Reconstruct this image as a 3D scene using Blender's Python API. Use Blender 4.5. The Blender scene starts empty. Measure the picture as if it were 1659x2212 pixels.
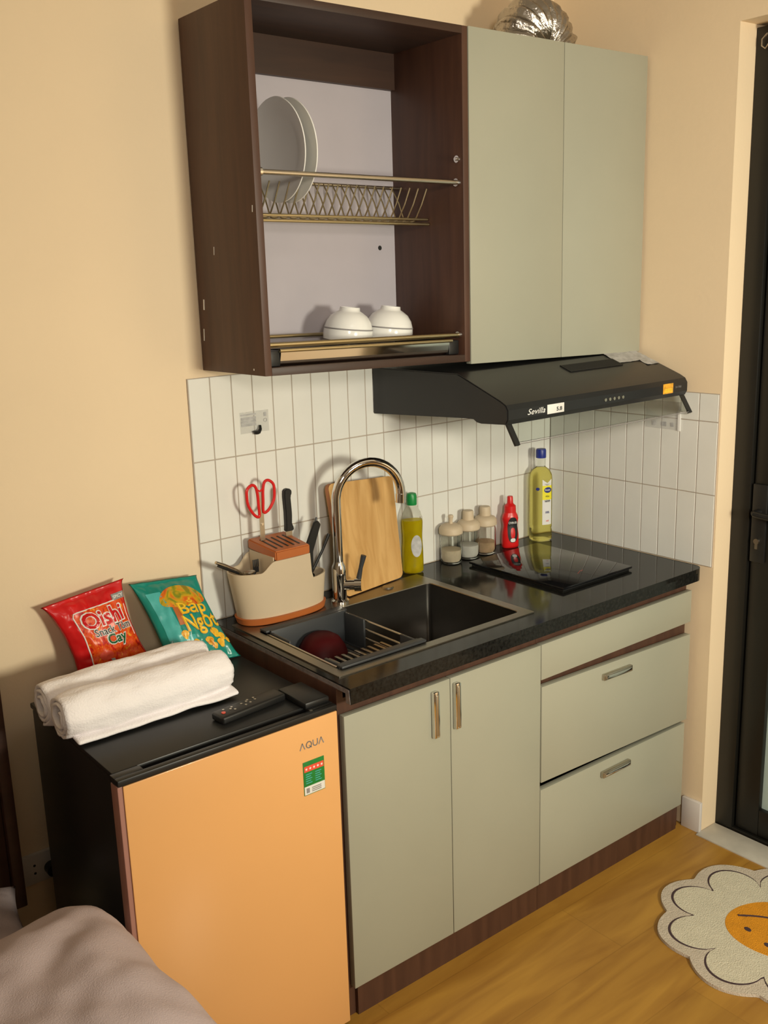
import bpy, bmesh, math, random
from math import sin, cos, pi, radians
from mathutils import Vector, Matrix, noise
random.seed(7)
SC = bpy.context.scene
COL = SC.collection

# ------------------------------------------------------------------ camera
cam = bpy.data.cameras.new('camera'); cam_o = bpy.data.objects.new('camera', cam); COL.objects.link(cam_o)
cam.sensor_fit = 'HORIZONTAL'; cam.sensor_width = 36.0
cam.lens = 2154.798 / 1659 * 36.0
cam.shift_x = 93.4 / 1659; cam.shift_y = 4.15 / 1659
cam.clip_start = 0.02
YAW, PIT, ROL = 0.637487555, -0.235543279, -0.0411781399
_f = Vector((sin(YAW)*cos(PIT), cos(YAW)*cos(PIT), sin(PIT))); _r = Vector((cos(YAW), -sin(YAW), 0)); _u = _r.cross(_f)
R_ = cos(ROL)*_r + sin(ROL)*_u; U_ = -sin(ROL)*_r + cos(ROL)*_u
m = Matrix((R_, U_, -_f)).transposed().to_4x4(); m.translation = (-2.42976878, -2.13652781, 1.67172494)
cam_o.matrix_world = m
SC.camera = cam_o
# ------------------------------------------------------------------ world, lights, exposure
w = bpy.data.worlds.new('world'); SC.world = w; w.use_nodes = True
w.node_tree.nodes['Background'].inputs[0].default_value = (0.55, 0.6, 0.8, 1)
w.node_tree.nodes['Background'].inputs[1].default_value = 0.02
SC.view_settings.view_transform = 'Standard'; SC.view_settings.look = 'None'
SC.view_settings.gamma = 1.0; SC.view_settings.use_curve_mapping = False
SC.view_settings.exposure = 0.0
def area(name, loc, target, size, power, col):
    l = bpy.data.lights.new(name, 'AREA'); l.shape = 'DISK'; l.size = size; l.energy = power; l.color = col
    o = bpy.data.objects.new(name, l); COL.objects.link(o); o.location = loc
    o.rotation_euler = (Vector(target) - Vector(loc)).to_track_quat('-Z', 'Y').to_euler(); return o
area('key_lamp', (-1.00, -3.3, 1.50), (-0.9, 0, 1.0), 0.42, 60, (1.0, 0.95, 0.76))
area('overhead_fill', (-1.4, -1.9, 2.7), (-1.4, -1.9, 0), 0.5, 2.5, (0.95, 0.92, 0.9))  # weak soft fill added overhead for ambient light, no fitting modelled
wall_fill = area('right_wall_fill', (-2.7, -3.2, 2.1), (0.0, -0.45, 1.35), 0.4, 6.8, (1.0, 0.90, 0.76)); wall_fill.data.spread = math.radians(62)  # added fill, beam narrowed to brighten the right wall

# ------------------------------------------------------------------ materials
def lin(h):
    h = h.lstrip('#'); c = [int(h[i:i+2], 16)/255 for i in (0, 2, 4)]
    return tuple((x/12.92 if x <= .04045 else ((x+.055)/1.055)**2.4) for x in c)
def mat(name, col, rough=0.5, metal=0.0, var=0.06, scale=8.0, bump=0.0, bscale=60.0, trans=0.0, ior=1.45, coat=0.0, alpha=1.0, spec=0.5):
    if isinstance(col, str): col = lin(col)
    M = bpy.data.materials.new(name); M.use_nodes = True; nt = M.node_tree; N = nt.nodes; L = nt.links
    b = N['Principled BSDF']; b.inputs['Roughness'].default_value = rough; b.inputs['Metallic'].default_value = metal
    b.inputs['IOR'].default_value = ior; b.inputs['Transmission Weight'].default_value = trans
    b.inputs['Coat Weight'].default_value = coat; b.inputs['Alpha'].default_value = alpha
    b.inputs['Specular IOR Level'].default_value = spec
    tc = N.new('ShaderNodeTexCoord')
    nz = N.new('ShaderNodeTexNoise'); nz.inputs['Scale'].default_value = scale; nz.inputs['Detail'].default_value = 4
    L.new(tc.outputs['Object'], nz.inputs['Vector'])
    r = N.new('ShaderNodeValToRGB'); r.color_ramp.elements[0].position = .3; r.color_ramp.elements[1].position = .7
    r.color_ramp.elements[0].color = tuple(c*(1-var) for c in col)+(1,); r.color_ramp.elements[1].color = tuple(min(1, c*(1+var)) for c in col)+(1,)
    L.new(nz.outputs['Fac'], r.inputs['Fac']); L.new(r.outputs['Color'], b.inputs['Base Color'])
    if bump:
        n2 = N.new('ShaderNodeTexNoise'); n2.inputs['Scale'].default_value = bscale; n2.inputs['Detail'].default_value = 5
        L.new(tc.outputs['Object'], n2.inputs['Vector'])
        bp = N.new('ShaderNodeBump'); bp.inputs['Strength'].default_value = bump; bp.inputs['Distance'].default_value = .01
        L.new(n2.outputs['Fac'], bp.inputs['Height']); L.new(bp.outputs['Normal'], b.inputs['Normal'])
    return M
def grain(name, c1, c2, stretch, rough=.5, scale=6.0, coat=0.0, planks=None):
    """wood: noise stretched along an axis, optional plank seams (length, width)"""
    if isinstance(c1, str): c1 = lin(c1)
    if isinstance(c2, str): c2 = lin(c2)
    M = bpy.data.materials.new(name); M.use_nodes = True; nt = M.node_tree; N = nt.nodes; L = nt.links
    b = N['Principled BSDF']; b.inputs['Roughness'].default_value = rough; b.inputs['Coat Weight'].default_value = coat
    tc = N.new('ShaderNodeTexCoord'); mp = N.new('ShaderNodeMapping'); mp.inputs['Scale'].default_value = stretch
    L.new(tc.outputs['Object'], mp.inputs['Vector'])
    nz = N.new('ShaderNodeTexNoise'); nz.inputs['Scale'].default_value = scale; nz.inputs['Detail'].default_value = 6; nz.inputs['Distortion'].default_value = .6
    L.new(mp.outputs['Vector'], nz.inputs['Vector'])
    r = N.new('ShaderNodeValToRGB'); r.color_ramp.elements[0].position = .32; r.color_ramp.elements[1].position = .7
    r.color_ramp.elements[0].color = c1+(1,); r.color_ramp.elements[1].color = c2+(1,)
    L.new(nz.outputs['Fac'], r.inputs['Fac']); out = r.outputs['Color']
    if planks:
        br = N.new('ShaderNodeTexBrick'); br.inputs['Scale'].default_value = 1; br.inputs['Brick Width'].default_value = planks[0]; br.inputs['Row Height'].default_value = planks[1]
        br.inputs['Mortar Size'].default_value = .0012; br.inputs['Color1'].default_value = (.82, .82, .82, 1); br.inputs['Color2'].default_value = (1.05, 1.02, 1, 1); br.inputs['Mortar'].default_value = (.6, .55, .5, 1)
        L.new(tc.outputs['Object'], br.inputs['Vector'])
        mx = N.new('ShaderNodeMix'); mx.data_type = 'RGBA'; mx.blend_type = 'MULTIPLY'; mx.inputs[0].default_value = .45
        L.new(out, mx.inputs[6]); L.new(br.outputs['Color'], mx.inputs[7]); out = mx.outputs[2]
    L.new(out, b.inputs['Base Color'])
    return M
def cells(name, cols, scale, rough=.35):
    M = bpy.data.materials.new(name); M.use_nodes = True; nt = M.node_tree; N = nt.nodes; L = nt.links
    b = N['Principled BSDF']; b.inputs['Roughness'].default_value = rough
    tc = N.new('ShaderNodeTexCoord'); mp = N.new('ShaderNodeMapping'); mp.inputs['Scale'].default_value = (1, 1, .55); mp.inputs['Rotation'].default_value = (0, .7, 0)
    nz = N.new('ShaderNodeTexNoise'); nz.inputs['Scale'].default_value = scale; nz.inputs['Detail'].default_value = 3; nz.inputs['Distortion'].default_value = 1.2
    L.new(tc.outputs['Object'], mp.inputs[0]); L.new(mp.outputs[0], nz.inputs['Vector'])
    r = N.new('ShaderNodeValToRGB'); els = r.color_ramp.elements
    while len(els) < len(cols): els.new(.5)
    for i, c in enumerate(cols): els[i].position = .3+.4*i/(len(cols)-1); els[i].color = lin(c)+(1,)
    L.new(nz.outputs['Fac'], r.inputs['Fac']); L.new(r.outputs['Color'], b.inputs['Base Color']); return M
M = {}
M['wall'] = mat('wall_paint', (.80, .64, .44), .75, var=.02, scale=3, bump=.05, bscale=90)
M['ceiling'] = mat('ceiling_paint', (.6, .58, .55), .8, var=.02)
M['far_wall'] = mat('taupe_wall', (.30, .25, .20), .8, var=.03)
M['tile'] = mat('white_ceramic_tile', (.74, .74, .70), .28, var=.03, scale=9)
M['grout'] = mat('grey_brown_grout', (.42, .36, .30), .9)
M['floor'] = grain('oak_laminate', (.31, .145, .021), (.47, .25, .040), (1.2, 9, 9), .38, 2.2, planks=(1.2, .195))
M['sill'] = mat('pale_stone_sill', (.55, .52, .46), .4, var=.08, scale=20)
M['skirt'] = mat('white_skirting_tile', (.66, .62, .60), .35, var=.03)
M['black_frame'] = mat('black_aluminium', (.008, .0075, .006), .4, var=.1)
M['frost'] = mat('frosted_glass', (.42, .52, .50), .45, var=.03)
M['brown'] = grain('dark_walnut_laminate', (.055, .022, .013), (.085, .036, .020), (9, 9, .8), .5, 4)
M['brown_shaded'] = grain('dark_walnut_shaded', (.030, .014, .009), (.048, .022, .013), (.8, 9, 9), .5, 4)  # darker copy of the walnut, interior shade put into the colour
M['door'] = mat('grey_green_laminate', (.345, .345, .275), .38, var=.03, scale=3)
M['panel'] = mat('lilac_white_back_panel', (.42, .39, .43), .6, var=.03)
M['granite'] = mat('black_granite', (.012, .012, .011), .10, var=.5, scale=120, spec=.24)
M['granite_raw'] = mat('raw_granite_edge', (.17, .145, .14), .8, var=.25, scale=90, bump=.4)
M['steel'] = mat('brushed_steel', (.30, .275, .23), .34, metal=1, var=.06, scale=30)
M['steel_shaded'] = mat('brushed_steel_shaded', (.20, .19, .175), .30, metal=1, var=.08, scale=12)  # rim steel darkened, so the colour carries the shade down in the bowl
M['chrome'] = mat('chrome', (.75, .73, .70), .07, metal=1, var=.01)
M['satin'] = mat('satin_metal', (.55, .50, .42), .28, metal=1, var=.03)
M['brass'] = mat('brassy_steel_wire', (.52, .44, .27), .3, metal=1, var=.03)
M['foil'] = mat('aluminium_foil', (.46, .43, .39), .2, metal=1, var=.15, bump=.5, bscale=60)
M['black'] = mat('black_plastic', (.010, .010, .010), .42, var=.1)
M['black_gloss'] = mat('black_glass', (.006, .006, .007), .05, var=.1)
M['black_metal'] = mat('black_painted_steel', (.012, .012, .013), .33, var=.1)
M['dark_grey'] = mat('dark_grey_plastic', (.035, .038, .042), .45, var=.1)
M['fridge_top'] = mat('black_fridge_shell', (.014, .014, .014), .38, var=.1)
M['peach'] = mat('peach_glass_door', (.75, .40, .155), .25, var=.02, scale=2, coat=.3)
M['pink'] = mat('rose_door_edge', (.36, .18, .145), .35, var=.02)
M['white'] = mat('white_porcelain', (.80, .80, .78), .15, var=.02)
M['towel'] = mat('white_terry', (.92, .88, .90), .95, var=.03, scale=14, bump=.25, bscale=260)
M['beige'] = mat('beige_plastic', (.58, .47, .33), .5, var=.03)
M['orange'] = mat('orange_plastic', (.44, .125, .03), .42, var=.05)
M['red'] = mat('red_plastic', (.62, .012, .012), .3, var=.05)
M['maroon'] = mat('dark_red_plastic', (.05, .003, .004), .5, var=.1, spec=.15)
M['board'] = grain('bamboo_board', (.50, .27, .08), (.66, .40, .15), (14, 14, .9), .5, 3)
M['board_edge'] = mat('board_edge', (.42, .17, .07), .6)
M['glass'] = mat('clear_glass', (.96, .96, .93), .03, trans=1, ior=1.12, var=0)
M['visor'] = mat('clear_visor_glass', (.86, .90, .86), .02, trans=1, ior=1.2, var=0)
M['clear'] = mat('clear_plastic', (.93, .93, .88), .08, trans=1, ior=1.06, var=0)
M['soap'] = mat('yellow_soap', (.86, .70, .012), .12, var=.10, scale=25, trans=.5, ior=1.15)
M['oil'] = mat('yellow_oil', (.95, .86, .28), .08, trans=.9, ior=1.1, var=.03)
M['film'] = mat('clear_film', (.7, .7, .68), .25, alpha=.22, var=.02)
M['green'] = mat('green_cap', (.006, .23, .05), .35, var=.05)
M['blue'] = mat('blue_cap', (.01, .025, .22), .35, var=.05)
M['label_white'] = mat('white_label', (.72, .72, .70), .5, var=.04)
M['label_yellow'] = mat('yellow_label', (.82, .74, .03), .4, var=.03)
M['label_grey'] = mat('grey_label', (.42, .42, .42), .5, var=.25, scale=60)
M['label_blue'] = mat('navy_print', (.02, .03, .20), .4)
M['ink'] = mat('black_print', (.012, .012, .012), .5)
M['grey_ink'] = mat('grey_print', (.26, .25, .25), .5)
M['white_ink'] = mat('white_print', (.8, .8, .78), .4)
M['sticker_green'] = mat('green_print', (.012, .20, .035), .35, var=.1, scale=80)
M['sticker_red'] = mat('red_print', (.75, .09, .05), .35)
M['orange_label'] = mat('orange_label', (.75, .36, .03), .35, var=.3, scale=90)
M['salt'] = mat('white_salt', (.85, .85, .83), .9, var=.03, bump=.2, bscale=300)
M['sugar'] = mat('cream_sugar', (.78, .68, .52), .9, var=.05, bump=.2, bscale=300)
M['spice'] = mat('pale_brown_seasoning', (.62, .44, .28), .9, var=.15, scale=60, bump=.3, bscale=300)
M['bag_red'] = mat('red_foil_bag', (.62, .010, .012), .25, var=.15, scale=9)
M['bag_teal'] = mat('teal_foil_bag', (.012, .25, .20), .25, var=.18, scale=7)
M['teal_light'] = mat('light_teal_print', (.07, .42, .40), .3, var=.15, scale=18)
M['chips'] = cells('spicy_sticks_print', ['#8a1408', '#c81408', '#e05a10', '#d83010', '#f0a828'], 75)
M['corn'] = cells('corn_print', ['#c04a10', '#d87018', '#c8a020', '#7a8a20', '#a06020'], 30)
M['puff'] = cells('puff_print', ['#b86a10', '#e0a020', '#eec030', '#d08018'], 60)
M['yellow_ink'] = mat('yellow_print', (.85, .62, .03), .3)
M['green_ink'] = mat('dark_green_print', (.01, .10, .03), .4)
M['pillow'] = mat('taupe_cotton', (.47, .38, .385), .9, var=.05, scale=5, bump=.25, bscale=420)
M['pillow_dark'] = mat('darker_taupe_cotton', (.36, .29, .29), .9, var=.05, scale=5, bump=.25, bscale=420)
M['headboard'] = grain('dark_headboard_wood', (.055, .026, .018), (.085, .042, .028), (1, 9, 9), .45, 3)
M['rug'] = mat('cream_rug', (.68, .63, .50), .95, var=.05, scale=30, bump=.5, bscale=300)
M['rug_border'] = mat('pinkish_rug_border', (.60, .52, .43), .95, var=.05, scale=30, bump=.5, bscale=300)
M['rug_orange'] = mat('orange_rug', (.74, .30, .012), .95, var=.08, scale=30, bump=.5, bscale=300)
M['rug_line'] = mat('rug_outline', (.06, .035, .04), .95)
M['socket'] = mat('socket_plastic', (.55, .52, .50), .4)

# ------------------------------------------------------------------ geometry helpers
def nb(): return bmesh.new()
def box(bm, x0, x1, y0, y1, z0, z1, bev=0.0, seg=2):
    vs = [bm.verts.new(p) for p in ((x0,y0,z0),(x1,y0,z0),(x1,y1,z0),(x0,y1,z0),(x0,y0,z1),(x1,y0,z1),(x1,y1,z1),(x0,y1,z1))]
    fs = [bm.faces.new([vs[i] for i in q]) for q in ((3,2,1,0),(4,5,6,7),(0,1,5,4),(1,2,6,5),(2,3,7,6),(3,0,4,7))]
    if bev:
        es = set(e for f in fs for e in f.edges)
        bmesh.ops.bevel(bm, geom=list(es), offset=bev, segments=seg, affect='EDGES', profile=.5)
    return bm
def obox(bm, c, ax, ay, az, hx, hy, hz):
    c = Vector(c); vs = []
    for sz in (-1, 1):
        for sx, sy in ((-1,-1),(1,-1),(1,1),(-1,1)):
            vs.append(bm.verts.new(c + Vector(ax)*hx*sx + Vector(ay)*hy*sy + Vector(az)*hz*sz))
    for q in ((3,2,1,0),(4,5,6,7),(0,1,5,4),(1,2,6,5),(2,3,7,6),(3,0,4,7)): bm.faces.new([vs[i] for i in q])
def prism(bm, pts, plane, a0, a1):
    def P(u, v, a): return {'yz': (a, u, v), 'xz': (u, a, v), 'xy': (u, v, a)}[plane]
    A = [bm.verts.new(P(u, v, a0)) for u, v in pts]; B = [bm.verts.new(P(u, v, a1)) for u, v in pts]
    n = len(pts)
    bm.faces.new(A[::-1]); bm.faces.new(B)
    for i in range(n): bm.faces.new((A[i], A[(i+1) % n], B[(i+1) % n], B[i]))
    bmesh.ops.recalc_face_normals(bm, faces=bm.faces[:])
def lathe(bm, prof, c=(0, 0, 0), n=36, sx=1.0, sy=1.0, power=2.0):
    rings = []
    for r, z in prof:
        if r <= 1e-6: rings.append([bm.verts.new((c[0], c[1], c[2]+z))]); continue
        ring = []
        for i in range(n):
            t = 2*pi*i/n; ct, st = cos(t), sin(t)
            ex = 2.0/power
            ring.append(bm.verts.new((c[0]+sx*r*math.copysign(abs(ct)**ex, ct), c[1]+sy*r*math.copysign(abs(st)**ex, st), c[2]+z)))
        rings.append(ring)
    for a, b in zip(rings, rings[1:]):
        if len(a) == 1 and len(b) == 1: continue
        for i in range(n):
            j = (i+1) % n
            if len(a) == 1: bm.faces.new((a[0], b[i], b[j]))
            elif len(b) == 1: bm.faces.new((a[j], a[i], b[0]))
            else: bm.faces.new((a[i], a[j], b[j], b[i]))
    bmesh.ops.recalc_face_normals(bm, faces=bm.faces[:])
def tube(bm, pts, r, n=12, closed=False, caps=True):
    pts = [Vector(p) for p in pts]; rs = r if isinstance(r, (list, tuple)) else [r]*len(pts)
    N = len(pts); up = None; rings = []
    for i, p in enumerate(pts):
        if closed: t = (pts[(i+1) % N]-pts[i-1]).normalized()
        else: t = (pts[min(i+1, N-1)]-pts[max(i-1, 0)]).normalized()
        if up is None:
            up = Vector((0, 0, 1)) if abs(t.z) < .9 else Vector((1, 0, 0))
        up = (up - t*up.dot(t)).normalized(); s = t.cross(up)
        rings.append([bm.verts.new(p + (up*cos(2*pi*k/n)+s*sin(2*pi*k/n))*rs[i]) for k in range(n)])
    rng = range(N) if closed else range(N-1)
    for i in rng:
        a, b = rings[i], rings[(i+1) % N]
        for k in range(n): bm.faces.new((a[k], a[(k+1) % n], b[(k+1) % n], b[k]))
    if caps and not closed: bm.faces.new(rings[0][::-1]); bm.faces.new(rings[-1])
    bmesh.ops.recalc_face_normals(bm, faces=bm.faces[:])
def grid(bm, f, nu, nv):
    V = [[bm.verts.new(f(i/nu, j/nv)) for j in range(nv+1)] for i in range(nu+1)]
    for i in range(nu):
        for j in range(nv): bm.faces.new((V[i][j], V[i+1][j], V[i+1][j+1], V[i][j+1]))
def warpU(p):
    return Vector((p.x, p.y*(1+.1518*(p.x+.645)), p.z-.0251*(p.x+.645)))
def obj(name, bm, material, parent=None, warp=False, angle=35, local=False):
    if warp:
        for v in bm.verts: v.co = warpU(v.co)
    if parent is not None and not local:
        off = Vector((0, 0, 0)); q = parent
        while q is not None: off += q.location; q = q.parent
        for v in bm.verts: v.co -= off
    me = bpy.data.meshes.new(name); bm.normal_update(); bm.to_mesh(me); bm.free()
    for p in me.polygons: p.use_smooth = True
    me.set_sharp_from_angle(angle=radians(angle))
    me.materials.append(material if not isinstance(material, str) else M[material])
    o = bpy.data.objects.new(name, me); COL.objects.link(o)
    if parent is not None: o.parent = parent
    return o
def thing(name, label, cat, loc=(0, 0, 0), group=None):
    o = bpy.data.objects.new(name, None); COL.objects.link(o); o.location = loc; o.empty_display_size = .05
    o['label'] = label; o['category'] = cat
    if group: o['group'] = group
    return o
def tag(o, label, cat, group=None):
    o['label'] = label; o['category'] = cat
    if group: o['group'] = group
    return o
def struct(o, label=None):
    o['kind'] = 'structure'
    if label: o['label'] = label
    return o
def copy_tree(o, parent=None):
    c = o.copy(); COL.objects.link(c); c.parent = parent
    for ch in list(o.children): copy_tree(ch, c)
    return c
def text_bm(s, size=1.0, extrude=0.0, offset=0.0, shear=0.0, align='CENTER', spacing=1.0):
    c = bpy.data.curves.new('t', 'FONT'); c.body = s; c.size = size; c.extrude = extrude; c.offset = offset; c.shear = shear
    c.align_x = align; c.space_character = spacing; c.resolution_u = 3
    o = bpy.data.objects.new('t', c); COL.objects.link(o); bpy.context.view_layer.update()
    me = bpy.data.meshes.new_from_object(o.evaluated_get(bpy.context.evaluated_depsgraph_get()))
    bm = bmesh.new(); bm.from_mesh(me)
    bpy.data.objects.remove(o); bpy.data.curves.remove(c); bpy.data.meshes.remove(me)
    return bm
def place(bm, org, ex, ey, ez=None):
    org, ex, ey = Vector(org), Vector(ex), Vector(ey); ez = ex.cross(ey) if ez is None else Vector(ez)
    for v in bm.verts: x, y, z = v.co; v.co = org + ex*x + ey*y + ez*z
    return bm
def fit(bm, w, h=None):
    """centre a flat mesh on its own box and scale it to width w (and height h)"""
    xs = [v.co.x for v in bm.verts]; ys = [v.co.y for v in bm.verts]
    cx, cy = (min(xs)+max(xs))/2, (min(ys)+max(ys))/2; kx = w/(max(xs)-min(xs)); ky = kx if h is None else h/(max(ys)-min(ys))
    for v in bm.verts: v.co.x = (v.co.x-cx)*kx; v.co.y = (v.co.y-cy)*ky
    return bm

# ================================================================== THE ROOM
H = 2.75; XL = -3.25; YB = -3.75
b = nb(); box(b, XL-.1, .25, .005, .12, 0, H); struct(obj('wall_back', b, 'wall'), 'cream painted wall behind the kitchen')
b = nb(); box(b, XL-.1, XL, YB, .005, 0, H); struct(obj('wall_left', b, 'far_wall'))
b = nb(); box(b, XL-.1, .25, YB-.1, YB, 0, H); struct(obj('wall_front', b, 'far_wall'))
b = nb(); box(b, .005, .25, -.600, .005, 0, H); box(b, .005, .25, -1.55, -.600, 2.243, H); box(b, .005, .25, YB, -1.55, 0, H)
struct(obj('wall_right', b, 'wall'), 'cream painted wall with the door recess')
b = nb(); box(b, XL-.1, .25, YB-.1, .12, H, H+.1); struct(obj('ceiling', b, 'ceiling'))
b = nb(); box(b, XL-.1, .0, YB-.1, .12, -.1, 0); box(b, .0, .25, YB-.1, .12, -.1, -.001); struct(obj('floor', b, 'floor'), 'orange oak laminate floor')
# tiled splashback, one tile per cell
X0, TW, G2, TH = -1.287, .06, 1.0344, .2041
def tiles(cells_, axis, bm):
    g = .0014
    for (a0, a1, z0, z1) in cells_:
        if axis == 'x': box(bm, a0+g, a1-g, 0, .006, z0+g, z1-g, .0006, 1)
        else: box(bm, 0, .006, a0+g, a1-g, z0+g, z1-g, .0006, 1)
cb = []; rows = [(.8275, G2), (G2, G2+TH), (G2+TH, G2+2*TH)]
for k in range(22):
    a0 = X0+TW*k; a1 = min(a0+TW, -.0003)
    if a1-a0 < .004: continue
    for r in rows: cb.append((a0, a1) + r)
b = nb(); tiles(cb, 'x', b); t = obj('trim_1', b, 'tile'); struct(t, 'white upright tiles on the back wall')
g = nb(); box(g, X0-.001, 0.004, .0015, .0055, .8275, G2+2*TH); obj('grout', g, 'grout', t)
cr = []
ys = [0.0] + [-(.0551+.06*k) for k in range(10)]
for a, c in zip(ys[1:], ys):
    for z0, z1 in ((.8275, G2), (G2, G2+TH), (G2+TH, 1.3155)): cr.append((a, c, z0, z1))
b = nb(); tiles(cr, 'y', b); t = obj('trim_2', b, 'tile'); struct(t, 'white upright tiles on the right wall')
g = nb(); box(g, .0015, .0055, -.5955, 0, .8275, 1.316); obj('grout', g, 'grout', t)
# skirting
b = nb(); box(b, -.008, .0045, -.602, -.54, 0, .097, .001); struct(obj('baseboard_right', b, 'skirt'), 'short white skirting tile by the door')
b = nb(); box(b, XL, -1.80, -.008, .0045, 0, .10, .001); struct(obj('baseboard_back', b, 'skirt'))
b = nb(); box(b, -.022, .0755, -.955, -.6015, -.004, .004, .001); box(b, -.022, .0755, -1.31, -.957, -.004, .004, .001); box(b, -.022, .0755, -1.55, -1.312, -.004, .004, .001)
struct(obj('trim_3', b, 'sill'), 'pale stone door sill')
# door
D = bpy.data.objects.new('door_1', None); COL.objects.link(D); D.location = (.08, -.6, 0); struct(D, 'black framed balcony door with frosted pane')
b = nb(); box(b, .078, .16, -.655, -.6005, 0, 2.235, .002); box(b, .078, .16, -1.55, -1.495, 0, 2.235, .002); box(b, .078, .16, -1.495, -.655, 2.175, 2.235, .002); box(b, .080, .16, -1.495, -.655, 0, .012)
obj('frame', b, 'black_frame', D)
b = nb(); box(b, .088, .135, -.732, -.660, .014, 2.165, .003); box(b, .088, .135, -1.49, -1.42, .014, 2.165, .003); box(b, .088, .135, -1.42, -.732, .014, .098, .003); box(b, .088, .135, -1.42, -.732, 2.09, 2.165, .003)
leaf = obj('leaf', b, 'black_frame', D)
b = nb(); box(b, .104, .112, -1.42, -.732, .098, 2.09); obj('glass_pane', b, 'frost', leaf)
b = nb(); box(b, .078, .0875, -.705, -.662, .845, 1.067, .003); hp = obj('handle_plate', b, 'black', leaf)
b = nb(); tube(b, [(.08, -.684, .99), (.052, -.684, .99), (.045, -.69, .99), (.044, -.72, .988), (.044, -.81, .985)], .009, 12); obj('lever', b, 'black', hp)
b = nb(); tube(b, [(.070, -.684, .907), (.0775, -.684, .907)], .008, 16); box(b, .071, .0775, -.688, -.680, .885, .906); obj('keyhole', b, 'satin', hp)
b = nb(); tube(b, [(.07, -.636, 2.215), (.07, -.622, 2.203), (.07, -.622, 2.188), (.07, -.632, 2.180), (.07, -.640, 2.190), (.076, -.640, 2.197)], .0022, 8); obj('wire_hook', b, 'satin', D)
b = nb(); tube(b, [(.060, -.665, 2.222), (.060, -.76, 2.222)], .012, 16); obj('door_closer', b, 'satin', D)

# ================================================================== LOWER CABINETS
LX0, LXB, LX1 = -1.2727, -.6505, -.0184
def handle_v(x, z0, z1, parent):
    b = nb(); box(b, x-.009, x+.009, -.562, -.5505, z0, z1, .003); h = obj('handle', b, 'chrome', parent)
    b = nb(); box(b, x-.0045, x+.0045, -.5645, -.558, z0+.006, z1-.006, .002); obj('grip_bar', b, 'satin', h)
def handle_h(x0, x1, z, parent, tilt=0):
    b = nb(); box(b, x0, x1, -.562, -.5505, z-.009, z+.009, .003)
    for v in b.verts: v.co.z += tilt*(v.co.x-x0)
    h = obj('handle', b, 'satin', parent)
    b = nb(); box(b, x0+.006, x1-.006, -.5645, -.558, z-.0045, z+.0045, .002)
    for v in b.verts: v.co.z += tilt*(v.co.x-x0)
    obj('grip_bar', b, 'chrome', h)
T = thing('sink_cabinet', 'two-door grey-green base cabinet under the sink, right of the fridge', 'cabinet', (-.96, -.27, 0))
b = nb(); box(b, LX0, LX0+.017, -.531, -.012, 0, .8135); box(b, LXB-.009, LXB-.0005, -.531, -.012, .08, .8135); box(b, LX0+.017, LXB-.009, -.531, -.012, .08, .097); box(b, LX0+.017, LXB-.009, -.03, -.012, .097, .8135)
box(b, LX0+.017, LXB-.009, -.531, -.513, .735, .7885)
obj('carcass', b, 'brown', T)
b = nb(); box(b, LX0+.0172, LXB-.0005, -.541, -.524, 0, .0795); obj('toe_kick', b, 'brown', T)
for (a, c, hx, z0, z1) in ((LX0+.004, -.9613, -1.012, .625, .739), (-.9593, LXB-.0015, -.953, .627, .742)):
    b = nb(); box(b, a, c, -.550, -.5325, .081, .7546, .0012); d = obj('door', b, 'door', T); handle_v(hx if hx < -1 else -.9445, z0, z1, d)
T = thing('drawer_cabinet', 'grey-green base cabinet with two crooked drawers, beside the door', 'cabinet', (-.33, -.27, 0))
b = nb(); box(b, LXB+.0005, LXB+.009, -.531, -.012, .08, .8135); box(b, LX1-.017, LX1, -.531, -.012, 0, .8135); box(b, LXB+.009, LX1-.017, -.531, -.012, .08, .097); box(b, LXB+.009, LX1-.017, -.03, -.012, .097, .8135)
box(b, LXB+.009, LX1-.017, -.531, -.513, .60, .7885)
obj('carcass', b, 'brown', T)
b = nb(); box(b, LXB+.0005, LX1-.018, -.541, -.524, 0, .0795); obj('toe_kick', b, 'brown', T)
b = nb(); box(b, LXB+.001, LX1, -.550, -.5325, .660, .7546, .0012); obj('fixed_front', b, 'door', T)
def tilt(bm, k):
    for v in bm.verts: v.co.z += k*(v.co.x-LXB)
b = nb(); box(b, LXB+.001, LX1-.002, -.552, -.5335, .377, .642, .0012); tilt(b, -.030); d = obj('drawer', b, 'door', T)
handle_h(-.415, -.295, .6025, d, -.03)
b = nb(); box(b, LXB+.012, LX1-.02, -.52, -.06, .40, .56); box(b, LXB+.020, LX1-.028, -.525, -.07, .41, .60); obj('drawer_box', b, 'brown_shaded', d)
b = nb(); box(b, LXB+.001, LX1-.008, -.550, -.5325, .081, .355, .0012)
for v in b.verts:
    if v.co.z > .3: v.co.z -= .008*(v.co.x-LXB)/.63
d = obj('drawer', b, 'door', T); handle_h(-.41, -.29, .3155, d)

# ================================================================== WORKTOP
CX0, CX1, CY, CZ, CL = -1.268, -.003, -.576, .8268, .7905
T = thing('worktop', 'black granite worktop over the base cabinets', 'countertop', (-.63, -.3, CL))
b = nb()
hx0, hx1, hy0, hy1 = -1.236, -.650, -.500, -.080
r = .03
arc = [(CX1-r+r*sin(t), CY+r-r*cos(t)) for t in [pi/2*i/8 for i in range(9)]]
zt, zb = CZ, CZ-.013
def slab(poly): prism(b, poly, 'xy', zb, zt)
slab([(CX0, hy1), (CX1, hy1), (CX1, -.001), (CX0, -.001)])
slab([(CX0, hy0), (hx0, hy0), (hx0, hy1), (CX0, hy1)])
slab([(hx1, hy0), (CX1, hy0), (CX1, hy1), (hx1, hy1)])
slab([(CX0, CY)] + arc + [(CX1, hy0), (CX0, hy0)])
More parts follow.
